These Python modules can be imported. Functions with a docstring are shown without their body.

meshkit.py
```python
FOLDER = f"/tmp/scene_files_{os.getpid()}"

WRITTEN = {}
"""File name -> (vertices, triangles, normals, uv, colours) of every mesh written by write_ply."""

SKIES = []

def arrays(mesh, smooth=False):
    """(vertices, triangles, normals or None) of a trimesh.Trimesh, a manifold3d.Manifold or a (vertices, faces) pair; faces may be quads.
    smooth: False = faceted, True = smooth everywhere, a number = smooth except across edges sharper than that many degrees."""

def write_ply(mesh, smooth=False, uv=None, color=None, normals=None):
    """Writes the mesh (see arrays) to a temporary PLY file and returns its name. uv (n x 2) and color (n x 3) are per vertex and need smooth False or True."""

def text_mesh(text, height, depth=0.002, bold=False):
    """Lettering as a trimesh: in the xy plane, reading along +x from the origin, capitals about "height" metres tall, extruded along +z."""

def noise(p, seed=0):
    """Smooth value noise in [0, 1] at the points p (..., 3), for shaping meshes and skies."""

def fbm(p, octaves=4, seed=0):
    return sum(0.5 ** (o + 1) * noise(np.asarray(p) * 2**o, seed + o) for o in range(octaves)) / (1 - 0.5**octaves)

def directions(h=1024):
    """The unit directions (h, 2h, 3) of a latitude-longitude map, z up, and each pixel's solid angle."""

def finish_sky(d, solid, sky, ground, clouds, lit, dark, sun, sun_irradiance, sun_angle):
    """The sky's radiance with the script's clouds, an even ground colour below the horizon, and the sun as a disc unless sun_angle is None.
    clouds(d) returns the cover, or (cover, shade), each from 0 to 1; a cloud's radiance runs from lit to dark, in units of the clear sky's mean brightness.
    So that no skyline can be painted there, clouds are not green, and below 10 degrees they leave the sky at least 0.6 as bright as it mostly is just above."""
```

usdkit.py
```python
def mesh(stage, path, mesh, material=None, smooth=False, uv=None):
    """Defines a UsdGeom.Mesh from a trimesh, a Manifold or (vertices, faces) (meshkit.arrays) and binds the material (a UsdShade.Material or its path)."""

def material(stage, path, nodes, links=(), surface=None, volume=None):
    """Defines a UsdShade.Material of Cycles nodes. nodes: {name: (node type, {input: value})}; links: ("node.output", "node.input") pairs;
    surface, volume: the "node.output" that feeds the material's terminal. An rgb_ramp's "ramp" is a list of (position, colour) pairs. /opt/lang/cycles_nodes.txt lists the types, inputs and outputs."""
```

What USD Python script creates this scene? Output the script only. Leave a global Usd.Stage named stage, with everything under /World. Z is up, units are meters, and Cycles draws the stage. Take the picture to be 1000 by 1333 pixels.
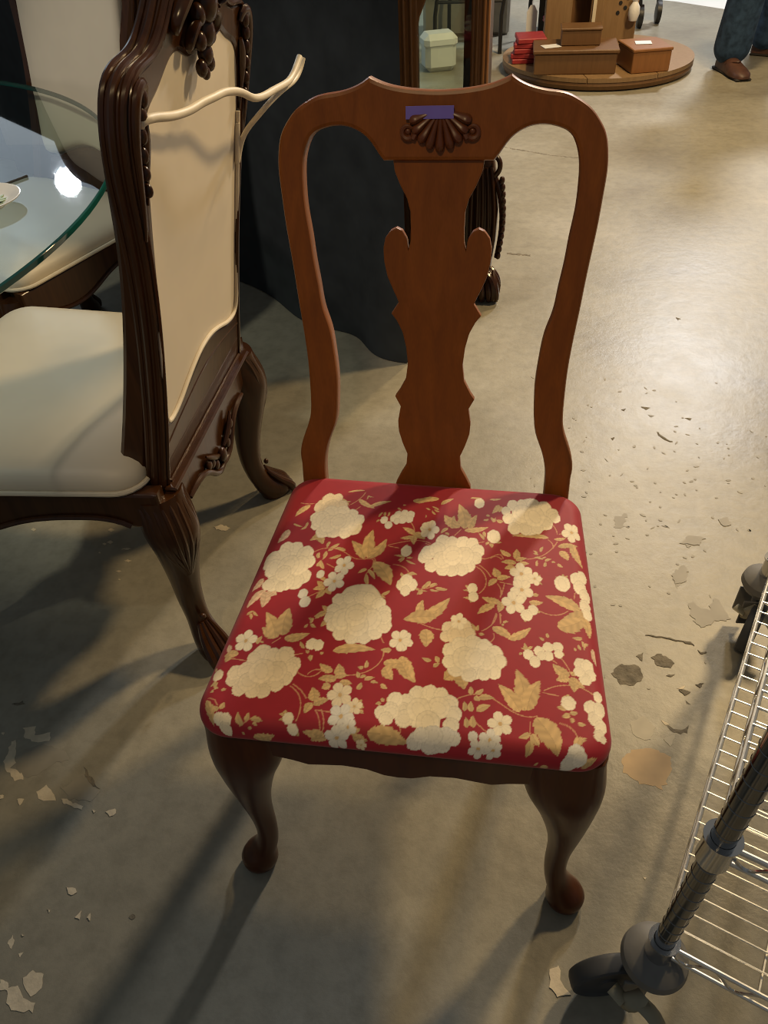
import math, numpy as np, trimesh, manifold3d, shapely, usdkit, meshkit
from shapely.geometry import Polygon
from pxr import Usd, UsdGeom, UsdLux, Gf, Sdf, Vt
stage = Usd.Stage.CreateInMemory()
UsdGeom.SetStageUpAxis(stage, UsdGeom.Tokens.z); UsdGeom.SetStageMetersPerUnit(stage, 1.0)
W = UsdGeom.Xform.Define(stage, '/World'); UsdGeom.Scope.Define(stage, '/World/Looks')
rng = np.random.default_rng(7)
PI = math.pi

# ---------------------------------------------------------------- camera, light, exposure
def camera(pos, yaw, pitch, roll, fpx):
    cy, sy, cp, sp = math.cos(yaw), math.sin(yaw), math.cos(pitch), math.sin(pitch)
    f = np.array([-sy * cp, cy * cp, -sp]); r = np.array([cy, sy, 0]); u = np.cross(r, f)
    c, s = math.cos(roll), math.sin(roll)
    r, u = r * c + u * s, -r * s + u * c
    cam = UsdGeom.Camera.Define(stage, '/World/camera')
    m = Gf.Matrix4d(*r, 0, *u, 0, *(-f), 0, *pos, 1)
    cam.AddTransformOp().Set(m)
    cam.CreateHorizontalApertureAttr(36.0); cam.CreateVerticalApertureAttr(36.0 * 1.333)
    cam.CreateFocalLengthAttr(36.0 * fpx / 1000.0); cam.CreateClippingRangeAttr(Gf.Vec2f(0.02, 100))
    return cam
cam = camera((0.0927, -0.4588, 1.2571), 0.18986, 0.74643, -0.0654, 991.56)
EXPOSURE = 0.0
cam.CreateExposureAttr(EXPOSURE)

def sphere_light(name, pos, r, color, power):
    l = UsdLux.SphereLight.Define(stage, '/World/' + name); l.AddTranslateOp().Set(Gf.Vec3d(*pos))
    l.CreateRadiusAttr(r); l.CreateColorAttr(Gf.Vec3f(*color)); l.CreateIntensityAttr(power)
    return l
def spot_light(name, pos, target, r, color, power, cone, soft):
    l = sphere_light(name, pos, r, color, power); l.ClearXformOpOrder()
    z = np.array(pos, float) - np.array(target, float); z /= np.linalg.norm(z)
    x = np.cross([0, 0, 1], z); x /= np.linalg.norm(x); y = np.cross(z, x)
    l.AddTransformOp(opSuffix='aim').Set(Gf.Matrix4d(*x, 0, *y, 0, *z, 0, *pos, 1))
    s = UsdLux.ShapingAPI.Apply(l.GetPrim()); s.CreateShapingConeAngleAttr(cone); s.CreateShapingConeSoftnessAttr(soft)
    return l
def rect_light(name, pos, target, w, h, color, power):
    l = UsdLux.RectLight.Define(stage, '/World/' + name)
    z = np.array(pos, float) - np.array(target, float); z /= np.linalg.norm(z)
    x = np.cross([0, 0, 1], z); x /= np.linalg.norm(x); y = np.cross(z, x)
    l.AddTransformOp().Set(Gf.Matrix4d(*x, 0, *y, 0, *z, 0, *pos, 1))
    l.CreateWidthAttr(w); l.CreateHeightAttr(h); l.CreateColorAttr(Gf.Vec3f(*color)); l.CreateIntensityAttr(power)
    return l
WARM, COOL = (1.0, .72, .37), (.72, .87, 1.0)
sphere_light('ceiling_lamp', (1.65, 2.25, 2.75), .15, WARM, 285)
sphere_light('ceiling_lamp_001', (.95, 3.9, 3.0), .14, WARM, 300)
spot_light('ceiling_spotlight', (-.30, -1.25, 3.4), (.0, .42, .74), .12, WARM, 160, 11.0, .35)
spot_light('ceiling_spotlight_001', (-2.0, -.75, 3.2), (-1.0, 1.05, .75), .12, (1, .90, .76), 300, 15.0, .5)  # added spot that brightens the two cream chairs, no such fixture known
sphere_light('ceiling_lamp_003', (2.2, 7.5, 4.0), .25, (.97, .98, 1), 300)
rect_light('daylight_window', (-5.2, 8.6, 3.7), (-.5, .6, .5), 4.4, 2.6, COOL, .75)
sphere_light('daylight_lamp', (-4.2, 6.65, 2.78), .115, (.85, .93, 1.0), 320)
dome = UsdLux.DomeLight.Define(stage, '/World/room_light'); dome.CreateColorAttr(Gf.Vec3f(.87, .95, 1.0)); dome.CreateIntensityAttr(.038)

# ---------------------------------------------------------------- helpers
counts = {}
def numbered(parent, name):
    k = (parent, name); n = counts.get(k, 0); counts[k] = n + 1
    return f'{parent}/{name}' + (f'_{n:03d}' if n else '')
def keys(prim, label=None, cat=None, group=None, kind=None):
    for k, v in (('label', label), ('category', cat), ('group', group), ('kind', kind)):
        if v: prim.SetCustomDataByKey(k, v)
    return prim
def thing(name, label, cat, loc=(0, 0, 0), rotz=0, group=None, kind=None):
    x = UsdGeom.Xform.Define(stage, numbered('/World', name))
    x.AddTranslateOp().Set(Gf.Vec3d(*loc)); x.AddRotateZOp().Set(rotz)
    return keys(x.GetPrim(), label, cat, group, kind)
def obj(name, mesh, mat, parent=None, label=None, smooth=35, cat=None, group=None, kind=None):
    base = '/World' if parent is None else str(parent.GetPath())
    m = usdkit.mesh(stage, numbered(base, name), mesh, mat, smooth=smooth)
    return keys(m.GetPrim(), label, cat, group, kind)
def cat_(*ms):
    ms = [m for q in ms for m in (q if isinstance(q, (list, tuple)) else [q])]
    return trimesh.util.concatenate([tm(m) for m in ms])
def tm(m):
    if hasattr(m, 'to_mesh'):
        a = m.to_mesh(); return trimesh.Trimesh(a.vert_properties[:, :3], a.tri_verts, process=False)
    return m
def shift(m, x=0, y=0, z=0):
    m = m.copy(); m.apply_translation((x, y, z)); return m
def rotated(m, deg, axis=(0, 0, 1), at=(0, 0, 0)):
    m = m.copy(); m.apply_transform(trimesh.transformations.rotation_matrix(math.radians(deg), axis, at)); return m
def box(x0, x1, y0, y1, z0, z1, b=.004):
    b = min(b, .45 * min(x1 - x0, y1 - y0, z1 - z0))
    pts = []
    for x, sx in ((x0, 1), (x1, -1)):
        for y, sy in ((y0, 1), (y1, -1)):
            for z, sz in ((z0, 1), (z1, -1)):
                pts += [(x, y + sy * b, z + sz * b), (x + sx * b, y, z + sz * b), (x + sx * b, y + sy * b, z)]
    return trimesh.convex.convex_hull(np.array(pts))
def spline(P, n=8):
    P = np.asarray(P, float)
    from scipy.interpolate import CubicSpline
    t = np.r_[0, np.cumsum(np.maximum(np.linalg.norm(np.diff(P[:, :3], axis=0), axis=1), 1e-5))]
    return CubicSpline(t, P)(np.linspace(0, t[-1], n * (len(P) - 1) + 1))
def loft(rings, cap=True):
    R = np.asarray(rings, float); n, k = R.shape[:2]
    v = R.reshape(-1, 3); i = np.arange(k); j = (i + 1) % k; f = []
    for a in range(n - 1):
        f.append(np.c_[a * k + i, a * k + j, (a + 1) * k + j]); f.append(np.c_[a * k + i, (a + 1) * k + j, (a + 1) * k + i])
    if cap:
        v = np.vstack([v, R[0].mean(0), R[-1].mean(0)])
        f.append(np.c_[np.full(k, n * k), j, i]); f.append(np.c_[np.full(k, n * k + 1), (n - 1) * k + i, (n - 1) * k + j])
    m = trimesh.Trimesh(v, np.vstack(f), process=False)
    if m.volume < 0: m.invert()
    return m
def tube(P, r, k=12, n=0, flat=1.0, cap=True):
    """A swept round bar; r a number or one per point."""
    P = np.asarray(P, float); r = np.broadcast_to(r, len(P))
    if n:
        Q = spline(np.c_[P, r], n); P, r = Q[:, :3], np.maximum(Q[:, 3], 1e-4)
    T = np.gradient(P, axis=0); T /= np.maximum(np.linalg.norm(T, axis=1, keepdims=True), 1e-9)
    u = np.cross(T[0], (0, 0, 1) if abs(T[0][2]) < .9 else (1, 0, 0)); rings = []
    a = np.linspace(0, 2 * PI, k, endpoint=False)
    for q, t, rr in zip(P, T, r):
        u = u - t * (u @ t); u /= np.linalg.norm(u); w = np.cross(t, u)
        rings.append(q + rr * (np.cos(a)[:, None] * u + flat * np.sin(a)[:, None] * w))
    return loft(rings, cap)
def lathe(prof, k=40, at=(0, 0, 0)):
    a = np.linspace(0, 2 * PI, k, endpoint=False)
    return shift(loft([[(max(r, 1e-4) * math.cos(t), max(r, 1e-4) * math.sin(t), z) for t in a] for r, z in prof]), *at)
def column(path, k=28):
    """Horizontal sections up a path: (x, y, z, rx, ry, power, turn); power 2 = round, 6 = nearly square."""
    a = np.linspace(0, 2 * PI, k, endpoint=False); rings = []
    for x, y, z, rx, ry, pw, turn in path:
        c, s = np.cos(a), np.sin(a)
        e = (np.abs(c) ** pw + np.abs(s) ** pw) ** (-1 / pw)
        px, py = rx * e * c, ry * e * s; ct, st = math.cos(turn), math.sin(turn)
        rings.append(np.c_[x + px * ct - py * st, y + px * st + py * ct, np.full(k, z)])
    return loft(rings)
def ring_offset(P, d):
    n = len(P); t = np.roll(P, -1, 0) - np.roll(P, 1, 0); t /= np.maximum(np.linalg.norm(t, axis=1, keepdims=True), 1e-9)
    area = .5 * np.sum(P[:, 0] * np.roll(P[:, 1], -1) - np.roll(P[:, 0], -1) * P[:, 1])
    return P + d * np.c_[-t[:, 1], t[:, 0]] * np.sign(area)
def slab(outer, holes, t, b, place, step=.004):
    """An outline with holes, thickness t and rounded edges b; place maps (u, v, w) rows into space, w = 0 is the face."""
    import mapbox_earcut
    rings = []
    for k, P in enumerate([outer] + list(holes)):
        P = np.asarray(P, float); Q = np.vstack([P, P[:1]]); L = np.r_[0, np.cumsum(np.linalg.norm(np.diff(Q, axis=0), axis=1))]
        e = np.diff(Q, axis=0); e /= np.maximum(np.linalg.norm(e, axis=1, keepdims=True), 1e-9)
        sharp = L[:-1][np.einsum('ij,ij->i', e, np.roll(e, 1, 0)) < .87]   # corners stay, gentle bends are resampled
        if not len(sharp): sharp = np.array([0.])
        s = []
        for u, w in zip(sharp, np.r_[sharp[1:], sharp[0] + L[-1]]): s.append(np.linspace(u, w, max(2, int(round((w - u) / step))), endpoint=False))
        s = np.concatenate(s) % L[-1]
        rings.append(np.c_[np.interp(s, L, Q[:, 0]), np.interp(s, L, Q[:, 1])])
    def layer(d, w):
        return np.vstack([np.c_[ring_offset(P, d if k == 0 else -d), np.full(len(P), w)] for k, P in enumerate(rings)])
    A = [layer(b, 0), layer(b * .3, b * .3), layer(0, b), layer(0, t - b), layer(b * .3, t - b * .3), layer(b, t)]
    N = len(A[0]); ends = np.cumsum([len(P) for P in rings])
    cap = mapbox_earcut.triangulate_float64(np.ascontiguousarray(A[0][:, :2]), ends.astype(np.uint32)).reshape(-1, 3).astype(int)
    A += [A[0], A[-1]]
    f = [cap + (len(A) - 2) * N, cap[:, ::-1] + (len(A) - 1) * N]
    for a in range(len(A) - 3):
        s0 = 0
        for e in ends:
            i = np.arange(s0, e); j = np.r_[np.arange(s0 + 1, e), s0]
            f += [np.c_[a * N + i, a * N + j, (a + 1) * N + j], np.c_[a * N + i, (a + 1) * N + j, (a + 1) * N + i]]; s0 = e
    m = trimesh.Trimesh(place(np.vstack(A)), np.vstack(f), process=False)
    if signed(m) < 0: m.invert()
    return m
def signed(m):
    t = m.triangles; return np.einsum('ij,ij->i', t[:, 0], np.cross(t[:, 1], t[:, 2])).sum()
def mirror(P):  # half outline (x >= 0, from top to bottom) to a full ring
    P = np.asarray(P, float); return np.vstack([P, P[::-1] * [-1, 1]])
def blob(c, r, n=2):
    m = trimesh.creation.icosphere(n, 1.0); m.apply_scale(r); m.apply_translation(c); return m
def hull(*spheres, n=1):
    return trimesh.convex.convex_hull(np.vstack([np.asarray(trimesh.creation.icosphere(n, r).vertices) + c for c, r in spheres]))
def copy_of(src, loc, rotz, label):
    d = dict(src.GetCustomData()); x = UsdGeom.Xform.Define(stage, numbered('/World', src.GetName()))
    x.GetPrim().GetReferences().AddInternalReference(src.GetPath()); x.GetPrim().SetInstanceable(True)
    x.ClearXformOpOrder(); x.AddTranslateOp().Set(Gf.Vec3d(*loc)); x.AddRotateZOp().Set(rotz)
    return keys(x.GetPrim(), label, d.get('category'), d.get('group'))

# ---------------------------------------------------------------- materials
def M(name, nodes, links, surface='p.BSDF'): return usdkit.material(stage, '/World/Looks/' + name, nodes, links, surface=surface)
def plain(name, color, rough=.5, metal=0, spec=.5, bumps=None, var=.12, scale=30, **kw):
    c = np.array(color)
    n = {'g': ('texture_coordinate', {}), 'n': ('noise_texture', {'scale': scale, 'detail': 4.0}),
         'r': ('rgb_ramp', {'ramp': [(.25, c * (1 - var)), (.75, np.minimum(c * (1 + var), 1))]}),
         'p': ('principled_bsdf', {'roughness': rough, 'metallic': metal, 'specular_ior_level': spec, **kw})}
    l = [('g.object', 'n.vector'), ('n.fac', 'r.fac'), ('r.color', 'p.base_color')]
    if bumps:
        n['bn'] = ('noise_texture', {'scale': bumps[0], 'detail': 3.0}); n['b'] = ('bump', {'strength': bumps[1], 'distance': bumps[2]})
        l += [('g.object', 'bn.vector'), ('bn.fac', 'b.height'), ('b.normal', 'p.normal')]
    return M(name, n, l)
def wood(name, dark, light, rough=.35, grain=(9, 9, .8), coat=.2, spec=.4):
    return M(name, {'g': ('texture_coordinate', {}), 'm': ('mapping', {'scale': grain}), 'n': ('noise_texture', {'scale': 6.0, 'detail': 6.0, 'roughness': .6, 'distortion': .6}),
                    'n2': ('noise_texture', {'scale': 90.0, 'detail': 2.0}), 'x': ('mix', {'fac': .25}),
                    'r': ('rgb_ramp', {'ramp': [(.3, dark), (.7, light)]}), 'b': ('bump', {'strength': .06, 'distance': .002}),
                    'p': ('principled_bsdf', {'roughness': rough, 'coat_weight': coat, 'coat_roughness': .25, 'specular_ior_level': spec})},
             [('g.object', 'm.vector'), ('m.vector', 'n.vector'), ('m.vector', 'n2.vector'), ('n.color', 'x.color1'), ('n2.color', 'x.color2'), ('x.color', 'r.fac'), ('r.color', 'p.base_color'), ('n.fac', 'b.height'), ('b.normal', 'p.normal')])
shadedcherry = wood('shaded_cherry_wood', (.045, .011, .003), (.09, .024, .005), .25, coat=0, spec=.3)  # same cherry wood with the shade below the seat put into its colour
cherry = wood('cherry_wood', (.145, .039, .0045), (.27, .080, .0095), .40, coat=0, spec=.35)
walnut = wood('carved_walnut', (.022, .0075, .0024), (.062, .0225, .0066), .22, coat=0, spec=.38)
oak = wood('oak', (.20, .118, .052), (.29, .185, .092), .5, coat=0)
oakdark = wood('dark_oak', (.11, .055, .02), (.17, .085, .032), .5, coat=0)
amber = wood('amber_wood', (.19, .075, .02), (.28, .12, .035), .4)
cream = plain('cream_leather', (.66, .58, .45), .48, var=.03, scale=12, bumps=(260, .05, .0006))
piping = plain('cream_piping', (.66, .58, .44), .5, var=.05, scale=60, bumps=(300, .1, .0006))
black_cloth = plain('black_cloth', (.027, .031, .034), .85, var=.25, scale=14, spec=.25, bumps=(420, .3, .0008))
chrome = plain('chrome', (.62, .62, .62), .13, 1, var=.05)
wirezinc = plain('bright_wire', (.78, .77, .74), .36, 1, var=.05)
postchrome = plain('dark_reflection_chrome', (.20, .20, .20), .12, 1, var=.05)  # post chrome with the reflection of dark surroundings put into its colour
castgrey = plain('grey_rubber', (.15, .145, .135), .5, var=.15)
tyre = plain('dark_tyre', (.05, .052, .055), .6, var=.15)
brake = plain('brass_steel', (.30, .27, .19), .45, .6, var=.15)
blackmetal = plain('black_metal', (.012, .012, .012), .45)
purple = plain('purple_tape', (.17, .125, .52), .6, var=.06, scale=50)
white = plain('white_card', (.72, .72, .72), .6, var=.02)
porcelain = plain('porcelain', (.74, .72, .66), .15, var=.02)
green = plain('leaf_green', (.30, .38, .14), .4, var=.25, scale=60)
redp = plain('red_card', (.33, .025, .03), .5, var=.15)
denim = plain('blue_denim', (.032, .062, .115), .85, var=.5, scale=26, spec=.2, bumps=(300, .4, .001))
shoe = plain('brown_shoe', (.075, .032, .02), .5, var=.35, scale=30)
sole = plain('dark_sole', (.02, .016, .012), .7)
beige = plain('beige_board', (.38, .34, .27), .6, var=.06)
skin = plain('skin', (.5, .32, .22), .5, var=.05)
shirt = plain('grey_shirt', (.2, .2, .21), .85, var=.08)
hairm = plain('grey_hair', (.12, .11, .10), .7)
whitewall = plain('pale_paint', (.66, .66, .64), .6, var=.05, scale=4)
mirrorm = plain('mirror', (.75, .75, .75), .05, 1, var=.02)
darkwood = wood('dark_case_wood', (.020, .010, .006), (.045, .022, .012), .4)
paint_chip = plain('pale_bare_screed', (.62, .53, .38), .8, var=.12, scale=60, bumps=(120, .4, .002))
hole = plain('dark_pit', (.16, .138, .10), .9, var=.4, scale=50, bumps=(90, .8, .004))
ochre = plain('ochre_stain', (.42, .29, .15), .6, var=.12, scale=30)
paint_pale = plain('pale_worn_screed', (.40, .36, .27), .6, var=.1, scale=40)
greyst = plain('grey_stain', (.27, .245, .19), .55, var=.12, scale=22)
floorm = M('concrete_floor', {
    'g': ('texture_coordinate', {}), 'n': ('noise_texture', {'scale': 1.1, 'detail': 7.0, 'roughness': .6}), 'r': ('rgb_ramp', {'ramp': [(.3, (.20, .175, .13)), (.45, (.27, .247, .188)), (.58, (.315, .29, .225)), (.72, (.39, .36, .30))]}),
    'f': ('noise_texture', {'scale': 26.0, 'detail': 6.0, 'roughness': .7}), 'fr': ('rgb_ramp', {'ramp': [(.3, (.80, .80, .79)), (.55, (1, 1, 1)), (.75, (1.08, 1.07, 1.05))]}),
    'x': ('mix', {'mix_type': 'multiply', 'fac': 1.0}),
    'v': ('noise_texture', {'scale': 7.0, 'detail': 8.0, 'roughness': .75, 'distortion': 1.0}), 'vr': ('rgb_ramp', {'ramp': [(.24, (.62, .6, .56)), (.31, (1, 1, 1))]}), 'x2': ('mix', {'mix_type': 'multiply', 'fac': .8}),
    'ro': ('rgb_ramp', {'ramp': [(.3, (.30, .30, .30)), (.7, (.5, .5, .5))]}), 'b': ('bump', {'strength': .25, 'distance': .004}),
    'p': ('principled_bsdf', {'specular_ior_level': .45})},
    [('g.object', 'n.vector'), ('g.object', 'f.vector'), ('g.object', 'v.vector'), ('n.fac', 'r.fac'), ('f.fac', 'fr.fac'), ('v.fac', 'vr.fac'), ('r.color', 'x.color1'), ('fr.color', 'x.color2'),
     ('x.color', 'x2.color1'), ('vr.color', 'x2.color2'), ('x2.color', 'p.base_color'), ('n.fac', 'ro.fac'), ('ro.color', 'p.roughness'), ('f.fac', 'b.height'), ('b.normal', 'p.normal')])
glass_top = M('clear_glass', {'g': ('geometry', {}), 'f': ('fresnel', {'IOR': 1.52}), 'i': ('math', {'math_type': 'subtract', 'value1': 1.0}), 'k': ('math', {'math_type': 'multiply'}),
    't': ('transparent_bsdf', {'color': (.90, .95, .93)}), 's': ('glossy_bsdf', {'color': (1, 1, 1), 'roughness': .02}), 'm': ('mix_closure', {})},
    [('g.backfacing', 'i.value2'), ('i.value', 'k.value1'), ('f.fac', 'k.value2'), ('k.value', 'm.fac'), ('t.BSDF', 'm.closure1'), ('s.BSDF', 'm.closure2')], 'm.closure')
glass_edge = plain('green_glass_edge', (.006, .075, .065), .06, var=.3, scale=9, spec=.9)
print_m = M('floral_cotton', {'a': ('attribute', {'attribute': 'print'}), 'g': ('texture_coordinate', {}), 'w': ('noise_texture', {'scale': 900.0, 'detail': 2.0}), 'b': ('bump', {'strength': .12, 'distance': .0006}),
    'p': ('principled_bsdf', {'roughness': .62, 'specular_ior_level': .3, 'sheen_weight': .12})},
    [('a.color', 'p.base_color'), ('g.object', 'w.vector'), ('w.fac', 'b.height'), ('b.normal', 'p.normal')])
# ---------------------------------------------------------------- the setting
fl = thing('floor', 'worn grey concrete floor with chipped paint', None, kind='structure')
obj('slab', box(-9, 9, -4, 13, -.12, 0, .002), floorm, fl)
def patch(name, pts, mat, h=.0012, wob=.2, seed=0, label=None):
    """A chip or stain of the floor: an irregular flat piece lying in the surface."""
    P = np.array(pts, float); r = np.random.default_rng(seed); h = .0003 + .00013 * (seed % 9); Q = []
    for a, b in zip(P, np.roll(P, -1, 0)):
        L = np.linalg.norm(b - a)
        for t in np.linspace(0, 1, max(3, int(L / .006)), endpoint=False):
            Q.append(a + (b - a) * t + r.normal(0, wob * min(L, .05) * .30, 2))
    g = Polygon(Q).buffer(0).buffer(.0012).buffer(-.0012)
    for s in getattr(g, 'geoms', [g]):
        if s.area > 1e-6: obj(name, shift(trimesh.creation.extrude_polygon(shapely.geometry.polygon.orient(Polygon(s.exterior)), h + .001, engine='earcut'), 0, 0, -.001), mat, fl, label, smooth=False)
def oval(x, y, a, b, turn=0, n=9):
    t = np.linspace(0, 2 * PI, n, endpoint=False); c, s = math.cos(turn), math.sin(turn)
    return np.c_[x + a * np.cos(t) * c - b * np.sin(t) * s, y + a * np.cos(t) * s + b * np.sin(t) * c]
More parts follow.
